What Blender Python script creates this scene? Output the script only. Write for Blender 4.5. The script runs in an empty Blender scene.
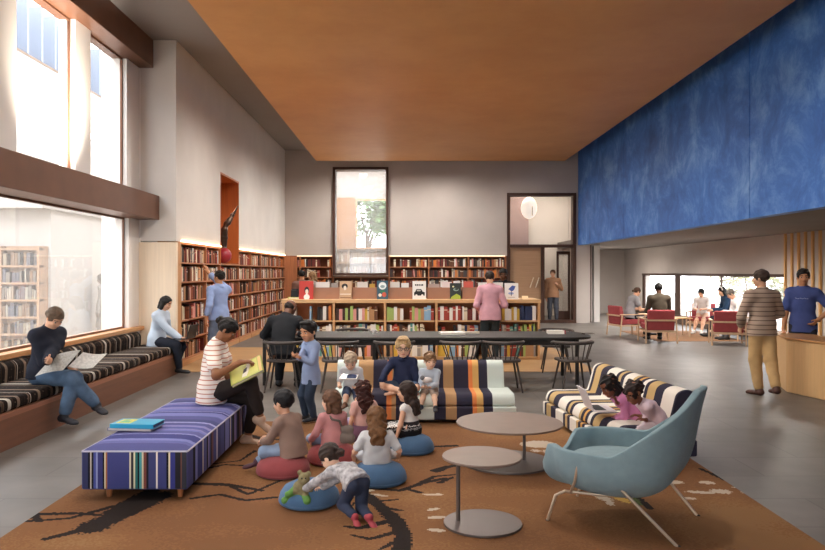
import bpy, bmesh, math, random
import numpy as np
from mathutils import Vector, Matrix
R = math.radians
sc = bpy.context.scene
COL = sc.collection
FPX, CX, CY, EYE = 720.0, 405.0, 272.0, 1.7     # lens in pixels, vanishing point, eye height

def G(px, py):                 # ground point seen at a pixel
    d = EYE * FPX / (py - CY)
    return ((px - CX) * d / FPX, d)
def W(px, py, Y):              # point at depth Y seen at a pixel
    return ((px - CX) * Y / FPX, Y, EYE - (py - CY) * Y / FPX)

# ------------------------------------------------------------------ materials
def lin(c):
    if isinstance(c, str):
        c = c.lstrip('#'); c = [int(c[i:i+2], 16) / 255 for i in (0, 2, 4)]
    return tuple((x / 12.92 if x <= .04045 else ((x + .055) / 1.055) ** 2.4) for x in c) + (1,)
_m = {}
def newmat(name):
    m = bpy.data.materials.new(name); m.use_nodes = True
    nt = m.node_tree
    b = nt.nodes['Principled BSDF']
    return m, nt, b
def link(nt, a, b): nt.links.new(a, b)
def mat(c, rough=.7, metal=0, var=.0, scale=8, bump=0, bscale=200, spec=.4, key=None, sheen=0):
    k = (str(c), rough, metal, var, scale, bump, bscale, spec, sheen)
    if k in _m: return _m[k]
    m, nt, b = newmat(key or 'surface')
    b.inputs['Base Color'].default_value = lin(c)
    b.inputs['Roughness'].default_value = rough
    b.inputs['Metallic'].default_value = metal
    b.inputs['Specular IOR Level'].default_value = spec
    if sheen: b.inputs['Sheen Weight'].default_value = sheen
    tc = nt.nodes.new('ShaderNodeTexCoord')
    if var:
        n = nt.nodes.new('ShaderNodeTexNoise'); n.inputs['Scale'].default_value = scale; n.inputs['Detail'].default_value = 4
        link(nt, tc.outputs['Object'], n.inputs['Vector'])
        r = nt.nodes.new('ShaderNodeValToRGB')
        L = lin(c)
        r.color_ramp.elements[0].position = .3; r.color_ramp.elements[1].position = .7
        r.color_ramp.elements[0].color = tuple(x * (1 - var) for x in L[:3]) + (1,)
        r.color_ramp.elements[1].color = tuple(min(1, x * (1 + var)) for x in L[:3]) + (1,)
        link(nt, n.outputs['Fac'], r.inputs['Fac']); link(nt, r.outputs['Color'], b.inputs['Base Color'])
    if bump:
        n2 = nt.nodes.new('ShaderNodeTexNoise'); n2.inputs['Scale'].default_value = bscale; n2.inputs['Detail'].default_value = 3
        link(nt, tc.outputs['Object'], n2.inputs['Vector'])
        bp = nt.nodes.new('ShaderNodeBump'); bp.inputs['Strength'].default_value = bump; bp.inputs['Distance'].default_value = .01
        link(nt, n2.outputs['Fac'], bp.inputs['Height']); link(nt, bp.outputs['Normal'], b.inputs['Normal'])
    _m[k] = m
    return m
def wood(c, rough=.5, axis='Z', var=.25, key='wood'):
    k = ('wood', str(c), rough, axis, var)
    if k in _m: return _m[k]
    m, nt, b = newmat(key)
    b.inputs['Roughness'].default_value = rough
    tc = nt.nodes.new('ShaderNodeTexCoord'); mp = nt.nodes.new('ShaderNodeMapping')
    s = {'X': (.6, 14, 14), 'Y': (14, .6, 14), 'Z': (14, 14, .6)}[axis]
    mp.inputs['Scale'].default_value = s
    link(nt, tc.outputs['Object'], mp.inputs['Vector'])
    n = nt.nodes.new('ShaderNodeTexNoise'); n.inputs['Scale'].default_value = 2.2; n.inputs['Detail'].default_value = 6; n.inputs['Distortion'].default_value = .6
    link(nt, mp.outputs['Vector'], n.inputs['Vector'])
    r = nt.nodes.new('ShaderNodeValToRGB'); L = lin(c)
    r.color_ramp.elements[0].position = .3; r.color_ramp.elements[1].position = .72
    r.color_ramp.elements[0].color = tuple(x * (1 - var) for x in L[:3]) + (1,)
    r.color_ramp.elements[1].color = tuple(min(1, x * (1 + var * .6)) for x in L[:3]) + (1,)
    link(nt, n.outputs['Fac'], r.inputs['Fac']); link(nt, r.outputs['Color'], b.inputs['Base Color'])
    _m[k] = m
    return m
def stripes(stops, axis='X', lo=0, hi=1, rough=.9, repeat=False, noise=0, key='striped_fabric', vertical=None):
    """constant colour ramp along one object axis between lo and hi; stops: [(pos, colour)...]"""
    m, nt, b = newmat(key)
    b.inputs['Roughness'].default_value = rough; b.inputs['Specular IOR Level'].default_value = .2
    tc = nt.nodes.new('ShaderNodeTexCoord'); sp = nt.nodes.new('ShaderNodeSeparateXYZ')
    link(nt, tc.outputs['Object'], sp.inputs[0])
    mr = nt.nodes.new('ShaderNodeMapRange'); mr.clamp = not repeat
    mr.inputs[1].default_value = lo; mr.inputs[2].default_value = hi
    link(nt, sp.outputs[axis], mr.inputs[0])
    out = mr.outputs[0]
    if noise:
        n = nt.nodes.new('ShaderNodeTexNoise'); n.inputs['Scale'].default_value = 60
        link(nt, tc.outputs['Object'], n.inputs['Vector'])
        ma = nt.nodes.new('ShaderNodeMath'); ma.operation = 'MULTIPLY_ADD'
        ma.inputs[1].default_value = noise; link(nt, n.outputs['Fac'], ma.inputs[0]); link(nt, out, ma.inputs[2]); out = ma.outputs[0]
    if repeat:
        fr = nt.nodes.new('ShaderNodeMath'); fr.operation = 'FRACT'; link(nt, out, fr.inputs[0]); out = fr.outputs[0]
    r = nt.nodes.new('ShaderNodeValToRGB'); cr = r.color_ramp; cr.interpolation = 'CONSTANT'
    stops = stops[:32]
    cr.elements[0].position = stops[0][0]; cr.elements[0].color = lin(stops[0][1])
    cr.elements.remove(cr.elements[1])
    for p, c in stops[1:]:
        e = cr.elements.new(p); e.color = lin(c)
    link(nt, out, r.inputs['Fac']); link(nt, r.outputs['Color'], b.inputs['Base Color'])
    n2 = nt.nodes.new('ShaderNodeTexNoise'); n2.inputs['Scale'].default_value = 260
    link(nt, tc.outputs['Object'], n2.inputs['Vector'])
    bp = nt.nodes.new('ShaderNodeBump'); bp.inputs['Strength'].default_value = .25; bp.inputs['Distance'].default_value = .004
    link(nt, n2.outputs['Fac'], bp.inputs['Height']); link(nt, bp.outputs['Normal'], b.inputs['Normal'])
    return m
def emit(c, s):
    m, nt, b = newmat('lamp_glow')
    b.inputs['Base Color'].default_value = lin(c); b.inputs['Emission Color'].default_value = lin(c); b.inputs['Emission Strength'].default_value = s
    return m
def glassmat(haze=.0, tint=(1, 1, 1), refl=1.0):
    m, nt, b = newmat('glass'); nt.nodes.remove(b)
    out = nt.nodes['Material Output']
    tr = nt.nodes.new('ShaderNodeBsdfTransparent'); tr.inputs[0].default_value = (*tint, 1)
    gl = nt.nodes.new('ShaderNodeBsdfGlossy'); gl.inputs['Roughness'].default_value = .02
    lw = nt.nodes.new('ShaderNodeLayerWeight'); lw.inputs[0].default_value = .5      # thin pane: the same reflection from both of its faces
    pw = nt.nodes.new('ShaderNodeMath'); pw.operation = 'POWER'; pw.inputs[1].default_value = 5
    link(nt, lw.outputs['Facing'], pw.inputs[0])
    ml = nt.nodes.new('ShaderNodeMath'); ml.operation = 'MULTIPLY_ADD'; ml.inputs[1].default_value = .9*refl; ml.inputs[2].default_value = .04*refl
    link(nt, pw.outputs[0], ml.inputs[0])
    mx = nt.nodes.new('ShaderNodeMixShader')
    link(nt, ml.outputs[0], mx.inputs[0]); link(nt, tr.outputs[0], mx.inputs[1]); link(nt, gl.outputs[0], mx.inputs[2])
    last = mx
    if haze:
        tl = nt.nodes.new('ShaderNodeBsdfTranslucent'); tl.inputs[0].default_value = (.95, .95, .95, 1)
        m2 = nt.nodes.new('ShaderNodeMixShader'); m2.inputs[0].default_value = haze
        link(nt, mx.outputs[0], m2.inputs[1]); link(nt, tl.outputs[0], m2.inputs[2]); last = m2
    link(nt, last.outputs[0], out.inputs[0])
    return m

# ------------------------------------------------------------------ objects
def tag(o, label=None, cat=None, group=None, kind=None):
    if label: o['label'] = label
    if cat: o['category'] = cat
    if group: o['group'] = group
    if kind: o['kind'] = kind
    return o
def thing(name, label, cat, loc=(0, 0, 0), rz=0, group=None):
    o = bpy.data.objects.new(name, None); COL.objects.link(o); o.empty_display_size = .1
    o.location = loc; o.rotation_euler = (0, 0, rz)
    return tag(o, label, cat, group)
def kids(o): return [c for c in o.children]
def copytree(o, parent=None):
    c = o.copy(); COL.objects.link(c)
    if parent: c.parent = parent
    for ch in kids(o): copytree(ch, c)
    return c
def place(proto, used, loc, rz, label, group=None):
    o = proto if not used else copytree(proto)
    o.location = loc; o.rotation_euler = (0, 0, rz); o['label'] = label
    if group: o['group'] = group
    return o

class MB:
    def __init__(s): s.v = []; s.f = []; s.mi = []; s.sm = []
    def add(s, vs, fs, mi=0, M=None, smooth=False):
        b = len(s.v)
        for p in vs:
            p = Vector(p)
            s.v.append(tuple(M @ p) if M else tuple(p))
        for f in fs: s.f.append([b + i for i in f]); s.mi.append(mi); s.sm.append(smooth)
        return s
    def box(s, x0, x1, y0, y1, z0, z1, mi=0, M=None):
        x0, x1 = sorted((x0, x1)); y0, y1 = sorted((y0, y1)); z0, z1 = sorted((z0, z1))
        v = [(x0,y0,z0),(x1,y0,z0),(x1,y1,z0),(x0,y1,z0),(x0,y0,z1),(x1,y0,z1),(x1,y1,z1),(x0,y1,z1)]
        f = [(0,3,2,1),(4,5,6,7),(0,1,5,4),(1,2,6,5),(2,3,7,6),(3,0,4,7)]
        return s.add(v, f, mi, M)
    def rod(s, a, b, ra, rb=None, n=10, mi=0, M=None):
        rb = ra if rb is None else rb
        return s.tube([a, b], [ra, rb], n, mi, M)
    def tube(s, pts, rs, n=10, mi=0, M=None, closed=False):
        pts = [Vector(p) for p in pts]
        if not hasattr(rs, '__len__'): rs = [rs] * len(pts)
        rings = []; up = None
        N = len(pts)
        for i, p in enumerate(pts):
            if closed: t = (pts[(i + 1) % N] - pts[i - 1]).normalized()
            else: t = (pts[min(i + 1, N - 1)] - pts[max(i - 1, 0)]).normalized()
            if up is None:
                a = Vector((0, 0, 1)) if abs(t.z) < .9 else Vector((1, 0, 0))
                up = (a - t * a.dot(t)).normalized()
            else: up = (up - t * up.dot(t)).normalized()
            sd = t.cross(up)
            rings.append([p + (up * math.cos(k * 2 * math.pi / n) + sd * math.sin(k * 2 * math.pi / n)) * rs[i] for k in range(n)])
        v = [q for r in rings for q in r]; f = []
        for i in range(N if closed else N - 1):
            j = (i + 1) % N
            for k in range(n):
                k2 = (k + 1) % n
                f.append((i*n+k, i*n+k2, j*n+k2, j*n+k))
        s.add(v, f, mi, M, True)
        if not closed:
            s.add(rings[0], [tuple(range(n))[::-1]], mi, M); s.add(rings[-1], [tuple(range(n))], mi, M)
        return s
    def lathe(s, prof, n=40, mi=0, M=None, c=(0, 0), smooth=True):
        v = []; f = []
        for r, z in prof:
            for k in range(n):
                a = 2 * math.pi * k / n; v.append((c[0] + r * math.cos(a), c[1] + r * math.sin(a), z))
        P = len(prof)
        for i in range(P - 1):
            for k in range(n):
                k2 = (k + 1) % n; f.append((i*n+k, i*n+k2, (i+1)*n+k2, (i+1)*n+k))
        f2 = [tuple(range(n))[::-1], tuple(range((P-1)*n, P*n))]
        s.add(v, f, mi, M, smooth)
        s.add([v[i] for i in range(n)], [tuple(range(n))[::-1]], mi, M)
        s.add([v[i] for i in range((P-1)*n, P*n)], [tuple(range(n))], mi, M)
        return s
    def ball(s, c, r, n=16, m=10, mi=0, M=None):
        if not hasattr(r, '__len__'): r = (r, r, r)
        v = []; f = []
        for i in range(m + 1):
            th = math.pi * i / m
            for k in range(n):
                a = 2 * math.pi * k / n
                v.append((c[0] + r[0]*math.sin(th)*math.cos(a), c[1] + r[1]*math.sin(th)*math.sin(a), c[2] + r[2]*math.cos(th)))
        for i in range(m):
            for k in range(n):
                k2 = (k+1) % n; f.append((i*n+k, (i+1)*n+k, (i+1)*n+k2, i*n+k2))
        return s.add(v, f, mi, M, True)
    def prism(s, poly, a, b, axis='X', mi=0, M=None, smooth=False):
        """extrude a 2-D polygon; axis X: poly is (y,z); Y: (x,z); Z: (x,y)"""
        n = len(poly)
        mk = {'X': lambda p, t: (t, p[0], p[1]), 'Y': lambda p, t: (p[0], t, p[1]), 'Z': lambda p, t: (p[0], p[1], t)}[axis]
        v = [mk(p, a) for p in poly] + [mk(p, b) for p in poly]
        f = [(i, (i+1) % n, n + (i+1) % n, n + i) for i in range(n)]
        s.add(v, f, mi, M, smooth)
        s.add([mk(p, a) for p in poly], [tuple(range(n))[::-1]], mi, M); s.add([mk(p, b) for p in poly], [tuple(range(n))], mi, M)
        return s
    def build(s, name, m, parent=None, bevel=0, seg=2, smooth=None, loc=None, rot=None, subsurf=0):
        me = bpy.data.meshes.new(name)
        me.from_pydata(s.v, [], s.f)
        ms = m if isinstance(m, (list, tuple)) else [m]
        for x in ms: me.materials.append(x)
        for i, p in enumerate(me.polygons):
            p.material_index = s.mi[i]; p.use_smooth = s.sm[i] if smooth is None else smooth
        bm = bmesh.new(); bm.from_mesh(me)
        bmesh.ops.remove_doubles(bm, verts=bm.verts, dist=1e-5)
        bmesh.ops.recalc_face_normals(bm, faces=bm.faces)
        if bevel:
            ed = [e for e in bm.edges if len(e.link_faces) == 2 and e.calc_face_angle(0) > .5]
            bmesh.ops.bevel(bm, geom=ed, offset=bevel, segments=seg, affect='EDGES', profile=.5, clamp_overlap=True)
            if seg > 1:
                for f in bm.faces: f.smooth = True
        bm.to_mesh(me); bm.free()
        if bevel and seg > 1:
            try: me.set_sharp_from_angle(angle=R(50))
            except Exception: pass
        elif any(s.sm):
            try: me.set_sharp_from_angle(angle=R(45))
            except Exception: pass
        o = bpy.data.objects.new(name, me); COL.objects.link(o)
        if parent: o.parent = parent
        if loc is not None: o.location = loc
        if rot is not None: o.rotation_euler = rot
        if subsurf:
            md = o.modifiers.new('smooth', 'SUBSURF'); md.levels = subsurf; md.render_levels = subsurf
        return o
def rounded(pts, r, n=4):
    """round the corners of a 2-D polygon"""
    out = []; N = len(pts)
    rr = r if hasattr(r, '__len__') else [r] * N
    for i in range(N):
        p0, p1, p2 = (Vector(pts[i-1]), Vector(pts[i]), Vector(pts[(i+1) % N]))
        a = (p0 - p1); b = (p2 - p1); q = min(rr[i], a.length * .49, b.length * .49)
        A = p1 + a.normalized() * q; B = p1 + b.normalized() * q
        for k in range(n + 1):
            t = k / n; out.append(tuple(A * (1-t)**2 + p1 * 2*t*(1-t) + B * t*t))
    return out
def struct(name, mb, m, parent=None, **k):
    o = mb.build(name, m, parent, **k)
    if not parent: o['kind'] = 'structure'
    return o
SKY, SUN, DOWN, HALL, CAN, UP, EXPO = 4.5, .5, 230, 120, 240, 1450, 0.97
# ------------------------------------------------------------------ smooth bodies: signed distances polygonised by surface nets
V3 = lambda *a: np.array(a if len(a) > 1 else a[0], dtype=float)
def nrm(v):
    v = np.asarray(v, float); n = np.linalg.norm(v)
    return v / n if n > 1e-9 else v
def rotv(v, axis, ang):
    axis = nrm(axis); c, s = math.cos(ang), math.sin(ang)
    return v * c + np.cross(axis, v) * s + axis * np.dot(axis, v) * (1 - c)

class RC:                       # round cone, optionally flattened along f by q
    def __init__(s, a, b, ra, rb=None, k=.02, f=None, q=1, op='u'):
        s.a = V3(a); s.b = V3(b); s.ra = ra; s.rb = ra if rb is None else rb; s.k = k; s.f = None if f is None else nrm(f); s.q = q; s.op = op
        r = max(s.ra, s.rb)
        s.lo = np.minimum(s.a, s.b) - r; s.hi = np.maximum(s.a, s.b) + r
    def d(s, x, y, z):
        ba = s.b - s.a; L = max(ba @ ba, 1e-9)
        px, py, pz = x - s.a[0], y - s.a[1], z - s.a[2]
        t = np.clip((px*ba[0] + py*ba[1] + pz*ba[2]) / L, 0, 1)
        vx, vy, vz = px - ba[0]*t, py - ba[1]*t, pz - ba[2]*t
        l = vx*vx + vy*vy + vz*vz
        if s.f is not None:
            c = vx*s.f[0] + vy*s.f[1] + vz*s.f[2]
            l = l + c*c*(1/s.q**2 - 1)
        return np.sqrt(l) - (s.ra + (s.rb - s.ra) * t)
class EL:                       # ellipsoid with axes rows M
    def __init__(s, c, M, r, k=.02, op='u'):
        s.c = V3(c); s.M = np.array(M, float); s.r = np.array(r, float); s.k = k; s.op = op
        e = np.sqrt(((s.M * s.r[:, None]) ** 2).sum(0)); s.lo = s.c - e; s.hi = s.c + e
    def d(s, x, y, z):
        px, py, pz = x - s.c[0], y - s.c[1], z - s.c[2]
        k0 = 0; k1 = 0
        for i in range(3):
            q = px*s.M[i][0] + py*s.M[i][1] + pz*s.M[i][2]
            k0 = k0 + (q / s.r[i])**2; k1 = k1 + (q / s.r[i]**2)**2
        k0 = np.sqrt(k0); k1 = np.sqrt(k1) + 1e-9
        return k0 * (k0 - 1) / k1
class PL:                       # keep the side the normal points away from
    def __init__(s, p, n): s.p = V3(p); s.n = nrm(n); s.op = 'p'; s.k = 0
    def d(s, x, y, z): return (x - s.p[0])*s.n[0] + (y - s.p[1])*s.n[1] + (z - s.p[2])*s.n[2]

def sdf_mesh(prims, h, wob=0, wfreq=30, seed=0):
    un = [p for p in prims if p.op == 'u']
    lo = np.min([p.lo for p in un], 0) - 3*h - wob; hi = np.max([p.hi for p in un], 0) + 3*h + wob
    n = np.ceil((hi - lo) / h).astype(int) + 1
    ax = [lo[i] + h*np.arange(n[i]) for i in range(3)]
    F = np.full(n, 1.0, dtype=np.float32)
    for p in prims:
        if p.op == 'p':
            F = np.maximum(F, p.d(ax[0][:, None, None], ax[1][None, :, None], ax[2][None, None, :])).astype(np.float32); continue
        m = p.k + 3*h + wob
        i0 = np.maximum(((p.lo - m - lo) / h).astype(int), 0); i1 = np.minimum(((p.hi + m - lo) / h).astype(int) + 2, n)
        if (i1 <= i0).any(): continue
        sl = tuple(slice(i0[i], i1[i]) for i in range(3))
        d = p.d(ax[0][sl[0], None, None], ax[1][None, sl[1], None], ax[2][None, None, sl[2]])
        A = F[sl]; k = max(p.k, 1e-6)
        if p.op == 'u':
            hh = np.clip(.5 + .5*(A - d)/k, 0, 1); F[sl] = A + (d - A)*hh - k*hh*(1-hh)
        else:
            d = -d; hh = np.clip(.5 - .5*(A - d)/k, 0, 1); F[sl] = A + (d - A)*hh + k*hh*(1-hh)
    if wob:
        X, Y, Z = ax[0][:, None, None], ax[1][None, :, None], ax[2][None, None, :]
        w = wfreq
        F = F + wob * (np.sin(w*X + 2.1*np.sin(.7*w*Z + seed)) * np.sin(.8*w*Z + 1.7*np.sin(.6*w*Y + seed)) + .5*np.sin(1.9*w*Y + 1.3*w*Z + seed)).astype(np.float32)
    F[0] = F[-1] = 1; F[:, 0] = F[:, -1] = 1; F[:, :, 0] = F[:, :, -1] = 1
    S = F < 0
    m = [k - 1 for k in n]
    def sh(A, i, j, k): return A[i:i+m[0], j:j+m[1], k:k+m[2]]
    cnt = np.zeros(m, np.int8)
    for i in (0, 1):
        for j in (0, 1):
            for k in (0, 1): cnt += sh(S, i, j, k)
    act = (cnt > 0) & (cnt < 8)
    idx = np.full(m, -1, np.int64); I = np.argwhere(act); idx[act] = np.arange(len(I))
    corner = {(i, j, k): F[I[:, 0]+i, I[:, 1]+j, I[:, 2]+k] for i in (0, 1) for j in (0, 1) for k in (0, 1)}
    pos = np.zeros((len(I), 3)); c = np.zeros(len(I))
    for a in corner:
        for axn in range(3):
            if a[axn] == 1: continue
            b = list(a); b[axn] = 1; b = tuple(b)
            va, vb = corner[a], corner[b]; x = (va < 0) != (vb < 0)
            t = np.where(x, va / np.where(x, va - vb, 1), 0)
            q = np.array(a, float)[None, :].repeat(len(I), 0); q[:, axn] = t
            pos += q * x[:, None]; c += x
    vs = (I + pos / c[:, None]) * h + lo
    fs = []
    for axn in range(3):
        sl0 = [slice(1, m[i]) for i in range(3)]; sl1 = [slice(1, m[i]) for i in range(3)]
        sl0[axn] = slice(0, m[axn]); sl1[axn] = slice(1, m[axn] + 1)
        A, B = S[tuple(sl0)], S[tuple(sl1)]
        E = np.argwhere(A != B); fl = A[A != B]
        off = np.array([1, 1, 1]); off[axn] = 0
        E = E + off
        u, v = [(1, 2), (2, 0), (0, 1)][axn]
        def g(du, dv):
            e = E.copy(); e[:, u] -= du; e[:, v] -= dv; return idx[e[:, 0], e[:, 1], e[:, 2]]
        q = np.stack([g(1, 1), g(0, 1), g(0, 0), g(1, 0)], 1)
        q[~fl] = q[~fl][:, ::-1]
        fs.append(q)
    return vs, np.concatenate(fs)
def np_obj(name, vs, fs, ms, parent, mi=None, loc=None):
    me = bpy.data.meshes.new(name)
    me.vertices.add(len(vs)); me.vertices.foreach_set('co', np.asarray(vs, np.float32).ravel())
    me.loops.add(len(fs)*4); me.loops.foreach_set('vertex_index', fs.astype(np.int32).ravel())
    me.polygons.add(len(fs)); me.polygons.foreach_set('loop_start', np.arange(0, len(fs)*4, 4, dtype=np.int32))
    try: me.polygons.foreach_set('loop_total', np.full(len(fs), 4, np.int32))
    except Exception: pass
    me.polygons.foreach_set('use_smooth', np.ones(len(fs), bool))
    for x in (ms if isinstance(ms, (list, tuple)) else [ms]): me.materials.append(x)
    if mi is not None: me.polygons.foreach_set('material_index', mi.astype(np.int32))
    me.update(calc_edges=True); me.validate()
    o = bpy.data.objects.new(name, me); COL.objects.link(o)
    if parent: o.parent = parent
    if loc is not None: o.location = loc
    return o

def ik(A, T, l1, l2, pole):
    d = T - A; L = np.linalg.norm(d); mx = (l1 + l2) * .995
    if L > mx: T = A + d / L * mx; d = T - A; L = mx
    if L < abs(l1-l2)*1.05: L = abs(l1-l2)*1.05 + 1e-4; T = A + nrm(d)*L; d = T - A
    u = d / L; c = (l1*l1 + L*L - l2*l2) / (2*l1*L); c = max(-1, min(1, c))
    p = pole - u * (pole @ u)
    if np.linalg.norm(p) < 1e-4: p = np.array([0, 0, 1.]) - u * u[2]
    return A + u*l1*c + nrm(p)*l1*math.sqrt(max(0, 1-c*c)), T

HAIRC = dict(black='#17120f', dark='#241a15', brown='#4a3323', lightbrown='#7a5a3c', blond='#b8935c', grey='#5d544c', auburn='#3d1f1b')
SKINC = dict(light='#dba98a', fair='#e6bb9e', tan='#c08a66', brown='#8a5a3c', dark='#5a3a28')
def skinmat(s): return mat(SKINC.get(s, s), .5, var=.05, scale=9, spec=.35, key='skin')

def person(label, X, Y, hd, H, c=0., pel=None, lean=0, lean2=None, side=0, twist=0, head=(0, 0, 0), lh=None, rh=None, le=None, re=None,
           lf=None, rf=None, lk=None, rk=None, skin='light', hair=('short', 'dark'), top=None, sleeve=2, hem=-.05, bot=None, leg=1.9, wide=1.0,
           shoe='#222222', sole=None, res=None, woman=False, collar=0, group=None, belly=0, z0=0, skirt=None, fold=.0035, sock=None, cat='person', tk=1.0, wd=1.0):
    root = thing('person', label, cat, (X, Y, z0), 0, group)
    hd = R(hd); f = V3(-math.sin(hd), math.cos(hd), 0); r = V3(math.cos(hd), math.sin(hd), 0); up = V3(0, 0, 1)
    def L(v):
        if v is None: return None
        if len(v) == 4: return V3(v[1] - X, v[2] - Y, v[3] - z0)
        return r*v[0] + f*v[1] + up*v[2]
    D = lambda v: nrm(r*v[0] + f*v[1] + up*v[2])
    lp = lambda a, b: a + (b - a) * c
    h = res or H*lp(.0052, .0062)
    Ll = H*lp(.485, .40); th, shn = Ll*.51, Ll*.49; ank = H*.045
    tor = H*lp(.30, .31)*tk; hh = H*lp(.135, .215); neck = H*lp(.042, .03); sw = H*lp(.098 if woman else .108, .103)*wd; hw = H*.05
    ua, fa, hl = H*lp(.175, .16), H*lp(.148, .135), H*lp(.105, .10)
    P = L(pel) if pel is not None else V3(0, 0, ank + Ll*.985)
    lean2 = lean if lean2 is None else lean2
    def upv(a):
        u = up*math.cos(R(a)) + f*math.sin(R(a)); return nrm(rotv(u, f, R(side)))
    U1, U2 = upv(lean), upv(lean2)
    C = P + U1*tor*.52; NB = C + U2*tor*.48
    sr = rotv(r, U2, R(twist)); sr = nrm(sr - U2*(sr @ U2)); sf = np.cross(U2, sr)
    hr = r
    yaw, pit, roll = head
    Fh = rotv(f, up, R(yaw)); Rh = rotv(r, up, R(yaw)); Uh = up
    Fh, Uh = rotv(Fh, Rh, R(-pit)), rotv(Uh, Rh, R(-pit))
    Rh, Uh = rotv(Rh, Fh, R(roll)), rotv(Uh, Fh, R(roll))
    nd = nrm(U2*.6 + Uh*.7)
    HB = NB + nd*neck; HC = HB + Uh*hh*.44 + Fh*hh*.06
    SR = NB - U2*H*.035 + sr*sw; SL = NB - U2*H*.035 - sr*sw
    HR = P + hr*hw; HL = P - hr*hw
    def hand(t, s):
        d = dict(p=None, D=None, N=None, curl=25)
        if t is None: t = ((s*(sw + H*.035), .03*H, P[2] - .06*H - 0),)
        if not isinstance(t, dict):
            d['p'] = t[0] if isinstance(t[0], (tuple, list)) else t
            if isinstance(t[0], (tuple, list)):
                if len(t) > 1: d['D'] = t[1]
                if len(t) > 2: d['N'] = t[2]
                if len(t) > 3: d['curl'] = t[3]
        else: d.update(t)
        return d
    tR, tL = hand(rh, 1), hand(lh, -1)
    ER, WR = ik(SR, L(tR['p']), ua, fa, D(re) if re else D((.45, -.7, -.5)))
    EL_, WL = ik(SL, L(tL['p']), ua, fa, D(le) if le else D((-.45, -.7, -.5)))
    def foot(t, s):
        if t is None: t = ((s*hw*1.15/1, .0, ank),)
        if not isinstance(t[0], (tuple, list)): t = (t,)
        p = L(t[0]); return p, (D(t[1]) if len(t) > 1 else nrm(f + r*s*.15))
    (aR, dR), (aL, dL) = foot(rf, 1), foot(lf, -1)
    KR, aR = ik(HR, aR, th, shn, D(rk) if rk else D((.08, 1, .35)))
    KL, aL = ik(HL, aL, th, shn, D(lk) if lk else D((-.08, 1, .35)))
    kid = lp(1, 1.12)
    # ---- radii in units of height
    rr = {k: v*H for k, v in dict(ua0=.031, ua1=.025, fa1=.0165, th0=.05, th1=.034, sh0=.034, sh1=.021).items()}
    def torso(e, k=.03, seat=True):
        o = []
        o.append(RC(P + U1*H*.01, C, H*(.083 if woman else .08)*wd + e, H*(.070 if woman else .078)*wd + e + belly*H, k*H, f, .70 + belly*4))
        o.append(RC(C, NB - U2*H*.075, H*(.070 if woman else .078)*wd + e + belly*H*.6, H*.088*wd + e, k*H, sf, .66 + belly*3))
        o.append(RC(SL + sr*H*.012, SR - sr*H*.012, H*.036 + e, None, .035*H))
        if woman:
            for s in (-1, 1): o.append(EL(C + U2*tor*.20 + sr*s*H*.042 + sf*H*.045, [sr, sf, U2], (H*.036 + e, H*.036 + e, H*.036 + e), .02*H))
        if seat:
            for s in (HL, HR): o.append(EL(s - f*H*.012*(1 if U1[2] > .3 else 0) + U1*H*.0, [r, f, up], (H*.047 + e, H*.053 + e, H*.055 + e), (.03 if e == 0 else .01)*H))
        return o
    def arm(S, E, Wp, e, frac=2.0, flare=0):
        o = [RC(S, S + (E - S)*min(1, frac), rr['ua0'] + e, rr['ua0'] + (rr['ua1'] - rr['ua0'])*min(1, frac) + e + flare*(frac <= 1), .02*H)]
        if frac > 1: o.append(RC(E, E + (Wp - E)*(frac - 1), rr['ua1'] + e, rr['ua1'] + (rr['fa1'] - rr['ua1'])*(frac - 1) + e + flare, .012*H))
        return o
    def legp(Hp, K, A, e, frac=2.0, wd=1.0):
        o = [RC(Hp, Hp + (K - Hp)*min(1, frac), rr['th0'] + e, (rr['th0'] + (rr['th1'] - rr['th0'])*min(1, frac))*wd + e, (.03 if e == 0 else .012)*H)]
        if frac > 1:
            q = K + (A - K)*(frac - 1)
            o.append(RC(K, q, rr['sh0']*wd + e, (rr['sh0'] + (rr['sh1'] - rr['sh0'])*(frac - 1))*wd + e, .015*H))
            if e == 0: o.append(EL(K + (A - K)*.28 - nrm(np.cross(np.cross(A - K, K - Hp), A - K))*(-.0)*H, [r, f, up], (H*.030,)*3, .03*H))
        return o
    def handp(Wp, E, t, s):
        Dn = D(t['D']) if t['D'] else nrm(Wp - E)
        N = D(t['N']) if t['N'] else nrm(-up - r*s*.6)
        N = nrm(N - Dn*(N @ Dn)); sd = np.cross(Dn, N)*s       # sd: towards the thumb
        o = [RC(Wp, Wp + Dn*hl*.12, hl*.15, hl*.17, .01*H, N, .8), RC(Wp + Dn*hl*.16, Wp + Dn*hl*.42, hl*.19, hl*.215, .01*H, N, .5)]
        for i, (ln, w) in enumerate(((.40, .155), (.46, .052), (.43, -.052), (.33, -.15))):
            a = R(t['curl'] + i*4); b = Wp + Dn*hl*(.52 - abs(i-1)*.02) + sd*hl*w
            d1 = Dn*math.cos(a) + N*math.sin(a) + sd*w*.25; d2 = Dn*math.cos(2.0*a) + N*math.sin(2.0*a)
            m = b + nrm(d1)*hl*ln*.52; e_ = m + nrm(d2)*hl*ln*.48
            o += [RC(b - Dn*hl*.1, m, hl*.058, hl*.052, .003*H), RC(m, e_, hl*.052, hl*.042, .002*H)]
        b = Wp + Dn*hl*.16 + sd*hl*.12; m = b + nrm(Dn*.7 + sd*.75 + N*.3)*hl*.27; e_ = m + nrm(Dn*.9 + sd*.2 + N*.35)*hl*.24
        o += [RC(b, m, hl*.085, hl*.065, .006*H), RC(m, e_, hl*.062, hl*.05, .002*H)]
        return o
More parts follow.
